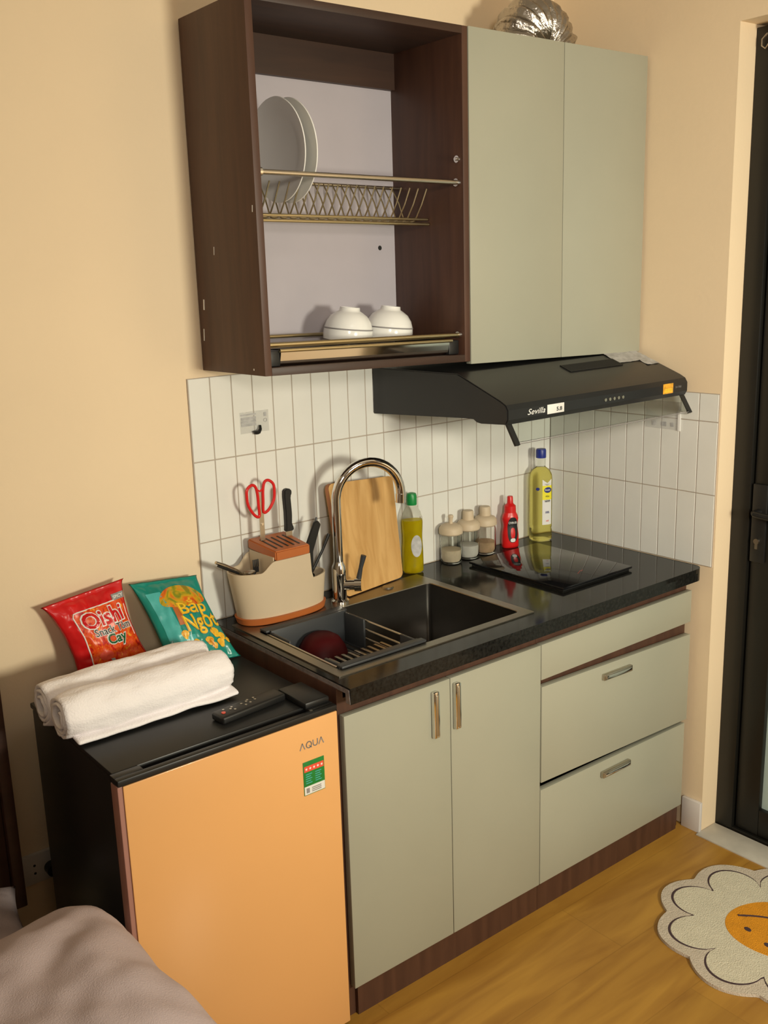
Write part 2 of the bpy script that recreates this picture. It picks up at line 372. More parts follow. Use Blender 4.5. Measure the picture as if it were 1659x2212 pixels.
# dropped front lip, rounded at the right-hand corner
outer = [(CX0, CY)] + arc + [(CX1, CY+.05)]
inner = [(x-(.014 if x > CX1-.02 else 0), max(y, CY)+.016 if x < CX1-.02 else y) for x, y in outer]
prism(b, [(CX0, CY), (CX1-r, CY), (CX1-r, CY+.017), (CX0, CY+.017)], 'xy', CL, zb)
prism(b, arc + [(CX1-.017, CY+r), (CX1-r, CY+.017)], 'xy', CL, zb)
bmesh.ops.remove_doubles(b, verts=b.verts[:], dist=.0001)
obj('slab', b, 'granite', T)
b = nb(); prism(b, [(-.001, zb-.001), (-.001, zt-.002), (CY+.004, zt-.004), (CY+.001, CL+.001), (CY+.015, CL+.001), (CY+.016, zb-.001)], 'yz', CX0-.0015, CX0)
obj('raw_edge', b, 'granite_raw', T)

# ================================================================== SINK
T = thing('kitchen_sink', 'brushed steel single-bowl sink set in the black worktop', 'sink', (-.94, -.29, .62))
def rr(x0, x1, y0, y1, r, n=8):
    P = []
    for cx, cy, a in ((x1-r, y1-r, 0), (x0+r, y1-r, 90), (x0+r, y0+r, 180), (x1-r, y0+r, 270)):
        for i in range(n+1):
            t = radians(a+90*i/n); P.append((cx+r*cos(t), cy+r*sin(t)))
    return P
def loops(bm, L, closeend=True):
    R = [[bm.verts.new((x, y, z)) for x, y in P] for P, z in L]
    for A, B in zip(R, R[1:]):
        n = len(A)
        for i in range(n): bm.faces.new((A[i], A[(i+1) % n], B[(i+1) % n], B[i]))
    if closeend: bm.faces.new(R[-1])
    bmesh.ops.recalc_face_normals(bm, faces=bm.faces[:])
RX0, RX1, RY0, RY1 = -1.250, -.635, -.513, -.066
BX0, BX1, BY0, BY1 = -1.226, -.661, -.488, -.148
b = nb(); loops(b, [(rr(RX0, RX1, RY0, RY1, .003), CZ+.0003), (rr(RX0, RX1, RY0, RY1, .003), CZ+.003), (rr(BX0, BX1, BY0, BY1, .014), CZ+.003), (rr(BX0+.001, BX1-.001, BY0+.001, BY1-.001, .014), CZ+.001)], False)
obj('rim', b, 'steel', T)
b = nb(); loops(b, [(rr(BX0+.001, BX1-.001, BY0+.001, BY1-.001, .014), CZ+.001), (rr(BX0+.002, BX1-.002, BY0+.002, BY1-.002, .014), .65), (rr(BX0+.012, BX1-.012, BY0+.012, BY1-.012, .012), .633), (rr(-1.0, -.9, -.37, -.27, .05), .628)])
obj('bowl', b, 'steel_shaded', T)
b = nb(); lathe(b, [(0, .002), (.04, .002), (.045, .004), (.048, 0)], (-.945, -.32, .6285)); obj('drain', b, 'chrome', T)
b = nb(); lathe(b, [(0, .004), (.014, .004), (.017, 0)], (-.775, -.105, CZ+.003)); obj('hole_cap', b, 'steel', T)

# ================================================================== DRAINER BASKET IN THE SINK
T = thing('sink_drainer', 'black slatted drainer basket with steel rods, left side of the sink', 'dish drainer', (-1.1, -.31, .75))
zt = CZ+.010
b = nb()   # rear end
box(b, -1.222, -.975, -.182, -.152, zt-.006, zt, .002)
box(b, -1.212, -.985, -.190, -.183, zt-.085, zt, .001)
for x in (-1.214, -.991): box(b, x, x+.006, -.27, -.184, zt-.085, zt-.004, .001)
for i in range(12): box(b, -1.208+i*.0195, -1.200+i*.0195, -.30, -.184, zt-.087, zt-.082)
box(b, -1.214, -.985, -.302, -.290, zt-.089, zt-.082, .001)
obj('rear_tray', b, 'dark_grey', T)
b = nb()   # front end
box(b, -1.222, -.975, -.488, -.468, zt-.006, zt, .002)
box(b, -1.212, -.985, -.470, -.465, zt-.060, zt, .001)
for x in (-1.214, -.991): box(b, x, x+.006, -.466, -.41, zt-.060, zt-.004, .001)
box(b, -1.214, -.985, -.366, -.356, zt-.063, zt-.055, .001)
obj('front_tray', b, 'dark_grey', T)
for i in range(11):
    b = nb(); box(b, -1.203+i*.0195, -1.195+i*.0195, -.4645, -.352, zt-.040, zt-.036, .001); obj('floor_slat', b, 'steel', T)
for x in (-1.217, -.980):
    for dz in (.010, .034, .058): 
        b = nb(); tube(b, [(x, -.462, zt-dz), (x, -.18, zt-dz)], .0027, 8); obj('rod', b, 'satin', T)
for i in range(5):
    x = -1.185+i*.042; b = nb(); tube(b, [(x, -.45, zt-.0865), (x, -.19, zt-.0865)], .0018, 8); obj('rod', b, 'satin', T)
b = nb(); lathe(b, [(.060, 0), (.063, .002), (.058, .018), (.044, .040), (.028, .050), (0, .053)], (-1.093, -.232, .7605)); 
tag(obj('plastic_bowl', b, 'maroon'), 'dark red bowl upside down in the black sink drainer', 'bowl')

# ================================================================== FAUCET
T = thing('kitchen_faucet', 'chrome gooseneck mixer tap behind the sink', 'faucet', (-.943, -.111, CZ+.003))
fx, fy = -.943, -.111; zb = CZ+.003
b = nb(); lathe(b, [(0, 0), (.024, 0), (.024, .006), (.0185, .010), (.0185, .030), (.019, .075), (.0185, .098), (.0135, .108), (.013, .112), (0, .112)], (fx, fy, zb)); obj('body', b, 'chrome', T)
d = Vector((cos(radians(-15)), sin(radians(-15)), 0)); R = .0925; zc = 1.103
pts = [Vector((fx, fy, zb+.10)), Vector((fx, fy, 1.0)), Vector((fx, fy, 1.06))]
for i in range(25):
    a = pi - (pi+.10)*i/24; pts.append(Vector((fx, fy, zc)) + d*(R+R*cos(a)) + Vector((0, 0, R*sin(a))))
last = pts[-1]; t = (pts[-1]-pts[-2]).normalized(); pts.append(last+t*.012)
b = nb(); tube(b, pts, .0125, 20); obj('spout', b, 'chrome', T)
b = nb(); tube(b, [pts[-1]-t*.02, pts[-1]+t*.004], .0138, 20); obj('aerator', b, 'chrome', T)
hd = Vector((cos(radians(-42)), sin(radians(-42)), 0)); c0 = Vector((fx, fy, zb+.048))
b = nb(); tube(b, [c0, c0+hd*.040], .0150, 20); tube(b, [c0+hd*.040, c0+hd*.058], .0185, 24); k = obj('mixer_knob', b, 'chrome', T)
b = nb(); tube(b, [c0+hd*.050+Vector((0, 0, .010)), c0+hd*.056+Vector((.002, 0, .045)), c0+hd*.064+Vector((.003, 0, .078))], [.0075, .0055, .0075], 12); obj('lever', b, 'dark_grey', k)

# ================================================================== CUTTING BOARD
def q3(u, v, w):   # board frame: u along base, v up, w thickness
    BL, BR, TL, TR = Vector((-.918, -.088, CZ+.0035)), Vector((-.687, -.050, CZ+.0035)), Vector((-.921, -.030, 1.132)), Vector((-.690, -.0185, 1.118))
    p = BL*(1-u)*(1-v)+BR*u*(1-v)+TL*(1-u)*v+TR*u*v
    n = (BR-BL).cross(TL-BL).normalized(); return p + n*w*.015
b = nb(); W_, H_ = .232, .305; P = rr(0, W_, 0, H_, .016, 6)
A = [b.verts.new(q3(x/W_, y/H_, 0)) for x, y in P]; B = [b.verts.new(q3(x/W_, y/H_, 1)) for x, y in P]
b.faces.new(B)
T = thing('cutting_board', 'bamboo cutting board leaning on the tiles behind the tap', 'cutting board', (-.80, -.06, CZ+.003))
for v in A: b.verts.remove(v)
b.free()
b = nb(); A = [b.verts.new(q3(x/W_, y/H_, 0)) for x, y in P]; B = [b.verts.new(q3(x/W_, y/H_, 1)) for x, y in P]
b.faces.new(A[::-1]); b.faces.new(B)
bmesh.ops.recalc_face_normals(b, faces=b.faces[:]); n = len(P)
for i in range(n): b.faces.new((A[i], A[(i+1) % n], B[(i+1) % n], B[i]))
bmesh.ops.recalc_face_normals(b, faces=b.faces[:]); obj('plank', b, 'board', T)
b = nb()
o1 = rr(0, W_, 0, H_, .016, 6); 
A = [b.verts.new(q3(x/W_, y/H_, .06)) for x, y in o1]; B = [b.verts.new(q3(x/W_, y/H_, .94)) for x, y in o1]
cc = Vector((W_/2, H_/2))
for vv, (x, y), w_ in list(zip(A, o1, [.06]*n))+list(zip(B, o1, [.94]*n)):
    dx, dy = x-W_/2, y-H_/2; vv.co = q3((W_/2+dx*1.003)/W_, (H_/2+dy*1.002)/H_, w_)
for i in range(n): b.faces.new((A[i], A[(i+1) % n], B[(i+1) % n], B[i]))
obj('edge_band', b, 'board_edge', T)

# ================================================================== UTENSIL / KNIFE BLOCK
T = thing('knife_block', 'beige oval knife and utensil holder with orange base and top block', 'knife block', (-1.105, -.074, CZ+.003))
kx, ky, kz = -1.108, -.0785, CZ+.003
def sm(a, b_, x): t = max(0, min(1, (x-a)/(b_-a))); return t*t*(3-2*t)
def top(c):   # height of the rim by position along the long axis (-1 left .. 1 right)
    return .966 + .026*sm(-.55, -.25, c) - .068*sm(.36, .43, c)
def ell(t, z, inset=0):
    f = (z-kz)/.14; a = .122+.020*f-inset; c_ = .0575+.006*f-inset
    return kx-.004*f+a*math.copysign(abs(cos(t))**.85, cos(t)), ky+c_*math.copysign(abs(sin(t))**.85, sin(t))
N_ = 120
b = nb(); rings = []
for frac, inset in ((0, 0), (.5, 0), (1, 0), (1, .004), (.35, .004), (.10, .004)):
    ring = []
    for i in range(N_):
        t = 2*pi*i/N_; zt_ = top(cos(t)); z0 = kz+.018
        z = z0+(zt_-z0)*frac; x, y = ell(t, z, inset); ring.append(b.verts.new((x, y, z)))
    rings.append(ring)
for A, B in zip(rings, rings[1:]):
    for i in range(N_): b.faces.new((A[i], A[(i+1) % N_], B[(i+1) % N_], B[i]))
b.faces.new(rings[-1])
# inner partitions
for xp in (kx-.050, kx+.050):
    box(b, xp-.0015, xp+.0015, ky-.055, ky+.055, kz+.03, 1.000 if xp < kx else .985)
bmesh.ops.recalc_face_normals(b, faces=b.faces[:]); obj('body', b, 'beige', T)
b = nb(); rings = []
for z, e in ((0, -.004), (.002, 0), (.018, .0025), (.0185, -.002)):
    ring = []
    for i in range(N_):
        x, y = ell(2*pi*i/N_, kz+z, -.0035-e); ring.append(b.verts.new((x, y, kz+z)))
    rings.append(ring)
for A, B in zip(rings, rings[1:]):
    for i in range(N_): b.faces.new((A[i], A[(i+1) % N_], B[(i+1) % N_], B[i]))
b.faces.new(rings[0][::-1]); b.faces.new(rings[-1]); bmesh.ops.recalc_face_normals(b, faces=b.faces[:]); obj('base_band', b, 'orange', T)
b = nb(); px0, px1, py0, py1, pz0, pz1 = -1.156, -1.053, -.142, -.022, .9975, 1.022
def topz(x, y): return pz1 + .10*(y+.08)
vs = []
for z in (0, 1):
    for x, y in ((px0, py0), (px1, py0), (px1+.004, py1), (px0-.006, py1)):
        vs.append(b.verts.new((x, y, topz(x, y) if z else pz0+.10*(y+.08))))
for q in ((3,2,1,0),(4,5,6,7),(0,1,5,4),(1,2,6,5),(2,3,7,6),(3,0,4,7)): b.faces.new([vs[i] for i in q])
bmesh.ops.bevel(b, geom=b.edges[:], offset=.003, segments=2, affect='EDGES')
tb = obj('slotted_top', b, 'orange', T)
b = nb()
for i in range(5):
    x = -1.140+i*.017; obox(b, (x, -.085, topz(x, -.085)+.0002), (1, 0, 0), (0, 1, .10), (0, -.10, 1), .0022, .038, .0009)
obj('slot', b, 'ink', tb)
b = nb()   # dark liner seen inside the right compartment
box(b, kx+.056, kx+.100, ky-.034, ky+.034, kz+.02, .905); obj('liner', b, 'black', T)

# scissors
T = thing('kitchen_scissors', 'red-handled scissors standing in the knife block', 'scissors', (-1.136, -.058, 1.02))
sx_, sy_, k_ = -1.1365, -.055, 1.0
def loopS(s):
    P = []
    for u, v in ((.006, 0), (.020, .006), (.034, .030), (.0365, .054), (.034, .070), (.022, .079), (.012, .074), (.0075, .055), (.0065, .030)):
        P.append(Vector((sx_+s*u*1.12, sy_-.06*u, 1.088+v*1.03+(.010 if s > 0 else 0)-.10*s*u)))
    out = []
    n = len(P)
    for i in range(n):
        p0, p1, p2, p3 = P[i-1], P[i], P[(i+1) % n], P[(i+2) % n]
        for k in range(5):
            t = k/5; out.append(.5*((2*p1)+(-p0+p2)*t+(2*p0-5*p1+4*p2-p3)*t*t+(-p0+3*p1-3*p2+p3)*t**3))
    return out
for s in (-1, 1):
    b = nb(); tube(b, loopS(s), .0038, 10, closed=True); obj('handle', b, 'red', T)
b = nb(); tube(b, [(sx_-.008, sy_, 1.157), (sx_, sy_, 1.152), (sx_+.010, sy_, 1.160)], .0024, 8); obj('handle_bridge', b, 'red', T)
b = nb()
for s in (-1, 1):
    obox(b, (sx_+.0030*s, sy_+.001*s, 1.110), (1, 0, -.07*s), (0, 1, 0), (.07*s, 0, 1), .0030, .0008, .040)
obox(b, (sx_, sy_, 1.060), (1, 0, 0), (0, 1, 0), (0, 0, 1), .0065, .0016, .035)
obj('blades', b, 'satin', T)
b = nb(); tube(b, [(sx_, sy_-.0035, 1.068), (sx_, sy_+.003, 1.068)], .0034, 14); obj('pivot_screw', b, 'chrome', T)
# knife
T = thing('kitchen_knife', 'knife with straight black handle upright in the knife block', 'knife', (-1.060, -.060, 1.02))
b = nb(); P = [(-.012, 1.037), (.012, 1.037), (.013, 1.046), (.008, 1.054), (.0095, 1.08), (.0085, 1.105), (.0075, 1.126), (.0125, 1.137), (.009, 1.146), (-.002, 1.149), (-.011, 1.145), (-.0125, 1.13), (-.0105, 1.09), (-.0105, 1.055)]
prism(b, [(-1.060+u, z) for u, z in P], 'xz', -.067, -.053); bmesh.ops.bevel(b, geom=b.edges[:], offset=.0022, segments=2, affect='EDGES'); obj('handle', b, 'black', T)
b = nb(); prism(b, [(-1.070, 1.037), (-1.050, 1.037), (-1.050, .90), (-1.062, .88)], 'xz', -.0608, -.0592); obj('blade', b, 'satin', T)
# broad black utensil and thin one leaning right
T = thing('spatula', 'broad flat black utensil leaning out of the right slot of the knife block', 'spatula', (-1.01, -.07, .91))
b = nb(); P = [(0, 0), (.030, .004), (.032, .060), (.060, .128), (.052, .139), (.040, .137), (.008, .073), (.002, .060)]
prism(b, [(-1.034+u, .914+v) for u, v in P], 'xz', -.083, -.075); bmesh.ops.bevel(b, geom=b.edges[:], offset=.0015, segments=1, affect='EDGES')
obj('blade', b, 'black', T)
b = nb(); tube(b, [(-1.012, -.070, .990), (-.975, -.066, 1.058)], .0026, 8); obj('steel_edge', b, 'dark_grey', T)
T = thing('thin_ladle', 'thin black utensil handle slanting right beside the broad spatula', 'utensil', (-.99, -.05, .9))
b = nb(); tube(b, [(-1.000, -.060, .905), (-.985, -.060, .925), (-.955, -.058, .965), (-.931, -.056, 1.003)], [.004, .004, .0035, .0045], 10); obj('handle', b, 'black', T)
b = nb(); lathe(b, [(0, 0), (.010, .002), (.013, .010), (.012, .016), (0, .010)], (-1.002, -.062, .892)); obj('head', b, 'black', T)
T = thing('table_knife', 'silver handle with black underside poking left out of the knife block', 'knife', (-1.22, -.07, .95))
b = nb(); tube(b, [(-1.185, -.062, .930), (-1.225, -.066, .966), (-1.262, -.070, .988), (-1.286, -.072, 1.001)], [.003, .0045, .0055, .004], 10); obj('handle', b, 'satin', T)
b = nb(); tube(b, [(-1.222, -.070, .959), (-1.260, -.075, .981), (-1.284, -.077, .993)], [.0025, .004, .0025], 10); obj('inlay', b, 'black', T)
T = thing('dinner_fork', 'fork with dark prongs up in the left cup of the knife block', 'fork', (-1.18, -.08, .93))
b = nb(); tube(b, [(-1.205, -.060, .90), (-1.172, -.070, .955)], .003, 8); box(b, -1.180, -1.164, -.072, -.069, .952, .966)
for i in range(4): box(b, -1.180+i*.0047, -1.1775+i*.0047, -.072, -.0695, .966, .985)
obj('tines', b, 'dark_grey', T)
T = thing('teaspoon', 'steel spoon lying low in the left cup of the knife block', 'spoon', (-1.2, -.08, .93))
b = nb(); tube(b, [(-1.172, -.095, .90), (-1.195, -.088, .950)], .0025, 8)
lathe(b, [(0, -.004), (.008, -.002), (.012, .002), (.0115, .003), (0, -.002)], (-1.2, -.086, .960), sx=1.3); obj('bowl', b, 'satin', T)

# ================================================================== BOTTLES AND JARS
# dish soap
sx0, sy0, sz0 = -.622, -.036, CZ+.0005
T = thing('dish_soap_bottle', 'bottle of yellow dish soap with green cap, right of the cutting board', 'bottle', (sx0, sy0, sz0))
def waist(z): return 1-.07*math.exp(-((z-.105)/.03)**2)
prof = [(0, 0), (.026, 0), (.0300, .004)] + [(.0305*waist(z), z) for z in [.02+.01*i for i in range(14)]] + [(.0285, .165), (.024, .180), (.016, .195), (.0125, .200), (.0125, .206), (0, .206)]
b = nb(); lathe(b, prof, (sx0, sy0, sz0), 40, 1, .70, 2.5); obj('shell', b, 'clear', T)
prof = [(0, .002), (.025, .002), (.0290, .006)] + [(.0295*waist(z), z) for z in [.02+.01*i for i in range(14)]] + [(.0285, .156), (0, .156)]
b = nb(); lathe(b, prof, (sx0, sy0, sz0), 40, 1, .70, 2.5); obj('liquid', b, 'soap', T)
b = nb(); lathe(b, [(0, .200), (.0145, .200), (.015, .203), (.015, .226), (.0125, .233), (.006, .235), (0, .235)], (sx0, sy0, sz0)); obj('cap', b, 'green', T)
b = nb(); 
def soapf(u, v):
    a = 2*pi*u; r = v; x = .0165*r*cos(a)+.006; z = .082+.032*r*sin(a); rr_ = .0312*waist(z)
    y = -.70*rr_*(1-min(.999, abs(x/rr_)**2.5))**(1/2.5)-.0006
    return (sx0+x, sy0+y, sz0+z)
grid(b, soapf, 40, 5); obj('label', b, 'label_grey', T)
T.rotation_euler = (0, 0, radians(-24))
# jars
def jar(T, fill_h, fill, kind):
    b = nb(); lathe(b, [(0, 0), (.027, 0), (.0315, .004), (.0325, .012), (.0325, .078), (.030, .086), (.0288, .086), (.0305, .078), (.0305, .013), (.027, .005), (0, .004)], (0, 0, 0)); obj('glass_body', b, 'glass', T, local=True)
    b = nb(); lathe(b, [(0, .0055), (.026, .0055), (.0295, .013), (.0298, fill_h), (.015, fill_h+.003), (0, fill_h+.001)], (0, 0, 0)); obj('contents', b, fill, T, local=True)
    b = nb(); lathe(b, [(0, .0865), (.032, .0865), (.0352, .090), (.0352, .104), (.030, .112), (.020, .117), (0, .119)], (0, 0, 0)); l = obj('lid', b, 'beige', T, local=True)
    b = nb()
    if kind == 0: lathe(b, [(0, .115), (.007, .115), (.005, .122), (.0065, .134), (.0085, .139), (.006, .144), (0, .145)], (0, 0, 0))
    else: lathe(b, [(0, .112), (.017, .112), (.0165, .128), (.016, .142), (.014, .145), (0, .145)], (0, 0, 0))
    obj('knob', b, 'beige', l, local=True)
T = thing('spice_jar', 'seasoning jar with beige domed lid, nearest the dish soap', 'jar', (-.474, -.0385, CZ+.0005), 'glass seasoning jars'); jar(T, .040, 'sugar', 0)
T = thing('spice_jar', 'seasoning jar half full of white salt, middle of three jars', 'jar', (-.4015, -.037, CZ+.0005), 'glass seasoning jars'); jar(T, .040, 'salt', 1)
T = thing('spice_jar', 'seasoning jar with pinkish-brown contents, nearest the red bottle', 'jar', (-.330, -.036, CZ+.0005), 'glass seasoning jars'); jar(T, .036, 'spice', 1)
# chilli sauce
cx_, cy_ = -.232, -.046
T = thing('chili_sauce_bottle', 'small red chilli sauce bottle with black label, beside the jars', 'bottle', (cx_, cy_, CZ+.0005))
def cw(z): return .0265 - .0045*math.exp(-((z-.070)/.018)**2)
prof = [(0, 0), (.024, 0), (.0265, .004)] + [(cw(z), z) for z in [.012+.008*i for i in range(11)]] + [(.0225, .103), (.018, .112), (.0175, .114), (0, .114)]
b = nb(); lathe(b, prof, (cx_, cy_, CZ+.0005), 40, 1, .72, 2.3); obj('body', b, 'red', T)
b = nb(); lathe(b, [(0, .112), (.0185, .112), (.0175, .132), (.013, .136), (.0095, .140), (.0085, .160), (.0075, .162), (0, .162)], (cx_, cy_, CZ+.0005)); obj('cap', b, 'red', T)
def chf(x, z, off=.0006):
    r = cw(z)+off; return Vector((cx_+x, cy_-.72*r*(1-min(.995, abs(x/r)**2.3))**(1/2.3), CZ+.0005+z))
def blob(u, v, cx, cz, rx, rz, pw=2.6):
    a = 2*pi*u; ct, st = cos(a), sin(a); return cx+rx*v*math.copysign(abs(ct)**(2/pw), ct), cz+rz*v*math.copysign(abs(st)**(2/pw), st)
b = nb(); grid(b, lambda u, v: chf(*blob(u, v, .004, .058, .0165, .040)), 40, 6); obj('label', b, 'ink', T)
b = nb(); grid(b, lambda u, v: chf(*blob(u, v, .004, .048, .007, .017), .0010), 24, 4); obj('pepper_print', b, 'red', T)
b = nb(); grid(b, lambda u, v: chf(*blob(u, v, .004, .026, .008, .006), .0012), 24, 4); obj('emblem', b, 'label_white', T)
b = fit(text_bm('CHIN-SU', 1, offset=.02), .027, .0075)
for v in b.verts: p = chf(v.co.x+.004, .081+v.co.y, .0012); v.co = p
obj('lettering', b, 'white_ink', T)
T.rotation_euler = (0, 0, radians(-30))
# cooking oil
ox, oy = -.100, -.052; OZ = CZ+.0005
T = thing('cooking_oil_bottle', 'tall clear bottle of yellow cooking oil with blue cap in the corner', 'bottle', (ox, oy, OZ))
prof = [(0, 0), (.031, 0), (.0345, .004), (.0345, .034), (.0325, .040), (.0345, .046), (.0345, .200), (.033, .212), (.027, .224), (.0185, .232), (.0135, .236), (.0135, .262), (.0125, .268), (0, .268)]
b = nb(); lathe(b, prof, (ox, oy, OZ), 44, 1, .92, 2.4); obj('shell', b, 'clear', T)
prof = [(0, .003), (.030, .003), (.0333, .006), (.0333, .034), (.0313, .040), (.0333, .046), (.0333, .200), (.032, .211), (.026, .223), (.0175, .231), (.0122, .2345), (0, .2345)]
b = nb(); lathe(b, prof, (ox, oy, OZ), 44, 1, .92, 2.4); obj('liquid', b, 'oil', T)
b = nb(); lathe(b, [(0, .264), (.0155, .264), (.0158, .268), (.0158, .287), (.014, .292), (0, .2925)], (ox, oy, OZ)); obj('cap', b, 'blue', T)
def oif(x, z, off=.0006):
    r = .0345+off; return Vector((ox+x, oy-.92*r*(1-min(.995, abs(x/r)**2.4))**(1/2.4), OZ+z))
LX = .0105
b = nb(); grid(b, lambda u, v: oif(LX+(-.0155+.031*u), .055+.145*v-.012*(1-abs(2*u-1))*(v > .9)), 10, 30); obj('label', b, 'label_white', T)
b = nb(); grid(b, lambda u, v: oif(LX+(-.0155+.031*u), .135+.045*v, .0009), 10, 8); obj('label_band', b, 'label_yellow', T)
b = nb(); grid(b, lambda u, v: oif(*blob(u, v, LX+.002, .166, .0125, .009, 2), .0013), 30, 4); obj('badge', b, 'label_blue', T)
b = nb(); grid(b, lambda u, v: oif(*blob(u, v, -.019, .170, .0055, .005, 2), .0009), 20, 3); obj('small_badge', b, 'label_blue', T)
for s, wd, hh, z, m_ in (('Simply', .018, .007, .166, 'white_ink'), ('ĐẬU', .012, .008, .146, 'ink'), ('NÀNH', .018, .009, .132, 'ink'), ('100%', .013, .007, .095, 'label_blue'), ('ml', .008, .006, .068, 'sticker_red')):
    b = fit(text_bm(s, 1, offset=.015), wd, hh)
    for v in b.verts: v.co = oif(v.co.x+LX+.001, z+v.co.y, .0017)
    obj('lettering', b, m_, T)

T.rotation_euler = (0, 0, radians(-30))
# ================================================================== HOB
T = thing('induction_hob', 'black glass induction hob on the worktop', 'hob', (-.32, -.28, CZ))
b = nb(); box(b, -.461, -.170, -.456, -.100, CZ+.0055, CZ+.012, .0012); obj('glass_top', b, 'black_gloss', T)
b = nb(); box(b, -.455, -.176, -.450, -.106, CZ+.0002, CZ+.0054); obj('frame', b, 'black', T)
b = nb(); 
for dx, dy, L_ in ((0, 0, .012), (.008, .004, .010), (.020, .006, .006)): obox(b, (-.322+dx, -.392+dy, CZ+.0123), (.9, .43, 0), (-.43, .9, 0), (0, 0, 1), L_, .0006, .0001)
obj('touch_mark', b, 'sticker_red', T)

# ================================================================== UPPER OPEN CABINET  (upper units hang slightly out of level and out of plumb with the wall: warp)
UZB, UZT = 1.4453, 2.2245; UX0, UX1 = -1.2426, -.6465; UY = -.3045
T = thing('open_wall_cabinet', 'open dark brown wall cabinet holding the dish racks', 'cabinet', (-.94, -.001, 1.45))
b = nb(); box(b, UX0, UX0+.0175, UY, -.001, UZB, UZT, .0008); obj('side_panel', b, 'brown', T, True)
b = nb(); box(b, UX1-.0175, UX1, UY, -.001, UZB, UZT, .0008); obj('side_panel', b, 'brown', T, True)
b = nb(); box(b, UX0+.0176, UX1-.0176, UY, -.001, UZB, UZB+.0175, .0005); obj('bottom_panel', b, 'brown_shaded', T, True)
b = nb(); box(b, UX0+.0176, UX1-.0176, UY, -.001, UZT-.0175, UZT, .0005); obj('top_panel', b, 'brown_shaded', T, True)
b = nb(); box(b, UX0+.0176, UX1-.0176, -.058, -.042, 2.121, UZT-.0177); obj('hanging_rail', b, 'brown_shaded', T, True)
b = nb(); box(b, UX0+.0176, UX1-.0176, -.042, -.036, UZB+.0178, 2.15); k = obj('back_panel', b, 'panel', T, True)
b = nb(); tube(b, [(-.715, -.0425, 1.733), (-.715, -.0415, 1.733)], .006, 16); obj('screw_hole', b, 'ink', k, True)
b = nb(); tube(b, [(UX1-.0176, -.286, 1.930), (UX1-.022, -.286, 1.930)], .0085, 16); tube(b, [(UX1-.022, -.286, 1.930), (UX1-.027, -.286, 1.930)], .004, 12); obj('door_catch', b, 'chrome', T, True)
for y, z, ry, rz_ in ((-.29, 1.80, .0015, .007), (-.03, 1.60, .003, .012), (-.255, 1.458, .002, .002), (-.10, 1.72, .0012, .009), (-.285, 2.215, .001, .006), (-.02, 1.53, .002, .014)):
    b = nb(); obox(b, (UX0-.0003, y, z), (1, 0, 0), (0, 1, .1), (0, -.1, 1), .0003, ry, rz_); obj('chipped_spot', b, 'label_white', T, True)
# upper two-door unit
T = thing('wall_cabinet', 'closed two-door grey-green wall cabinet above the range hood', 'cabinet', (-.32, -.001, 1.45))
b = nb(); box(b, UX1+.0005, UX1+.018, -.285, -.001, UZB+.003, UZT); box(b, -.021, -.0035, -.285, -.001, UZB+.003, UZT); box(b, UX1+.018, -.021, -.285, -.001, UZB+.003, UZB+.020); box(b, UX1+.018, -.021, -.285, -.001, UZT-.017, UZT); box(b, UX1+.018, -.021, -.01, -.001, UZB+.02, UZT-.017)
obj('carcass', b, 'door', T, True)
for a, c in ((-.6445, -.3235), (-.3215, -.0035)):
    b = nb(); box(b, a, c, -.3055, -.2875, 1.4385, 2.2255, .001); obj('door', b, 'door', T, True)
# foil duct on top
T = thing('foil_duct', 'crumpled silver foil exhaust duct arching on top of the wall cabinet', 'duct', (-.25, -.15, 2.24))
b = nb(); nR, nT = 110, 30; V = []
for i in range(nR+1):
    a = pi*1.0*i/nR; R0 = .086
    c = Vector((-.248 - R0*cos(a)*.98, -.150-.015*cos(a), 2.208+R0*sin(a)*.98)); rad = Vector((-cos(a), 0, sin(a))); ring = []
    rib = .0042*sin(i*2*pi/9.0)
    for k in range(nT):
        t = 2*pi*k/nT; d_ = rad*cos(t)+Vector((0, 1, 0))*sin(t)
        q = c+d_*.072; rr2 = .073+rib+.005*noise.noise(q*30)+.0035*noise.noise(q*80)
        ring.append(b.verts.new(c+d_*rr2))
    V.append(ring)
for i in range(nR):
    for k in range(nT): b.faces.new((V[i][k], V[i][(k+1) % nT], V[i+1][(k+1) % nT], V[i+1][k]))
for v in b.verts: v.co.z = max(v.co.z, 2.2165-.0251*(v.co.x+.645)+.0008+.0085)
bmesh.ops.recalc_face_normals(b, faces=b.faces[:]); obj('crinkled_sleeve', b, 'foil', T, angle=25)
b = nb(); lathe(b, [(.060, 0), (.066, 0), (.066, .008), (.060, .008), (.060, 0)], (-.332, -.163, 2.2178), 30); obj('collar', b, 'satin', T)

# ================================================================== DISH RACKS
T = thing('dish_rack', 'upper wire plate rack in the open cabinet', 'dish rack', (-.94, -.2, 1.79))
XA, XB_ = UX0+.018, UX1-.018
b = nb(); tube(b, [(XA, -.287, 1.876), (XB_, -.287, 1.876)], .0058, 14); obj('front_rail', b, 'satin', T, True)
b = nb(); tube(b, [(XA, -.075, 1.880), (XB_, -.075, 1.880)], .0045, 12); obj('back_rail', b, 'satin', T, True)
b = nb(); tube(b, [(XB_-.008, -.287, 1.876), (XB_-.0005, -.287, 1.876)], .0095, 16); obj('rail_socket', b, 'chrome', T, True)
b = nb(); tube(b, [(XA+.0005, -.287, 1.876), (XA+.010, -.287, 1.876)], .0095, 16); obj('rail_socket', b, 'chrome', T, True)
for y, z, r_ in ((-.174, 1.797, .0036), (-.178, 1.785, .0040), (-.128, 1.797, .0032)):
    b = nb(); tube(b, [(XA+.004, y, z), (XB_-.001, y, z)], r_, 10); obj('bottom_rail', b, 'brass', T, True)
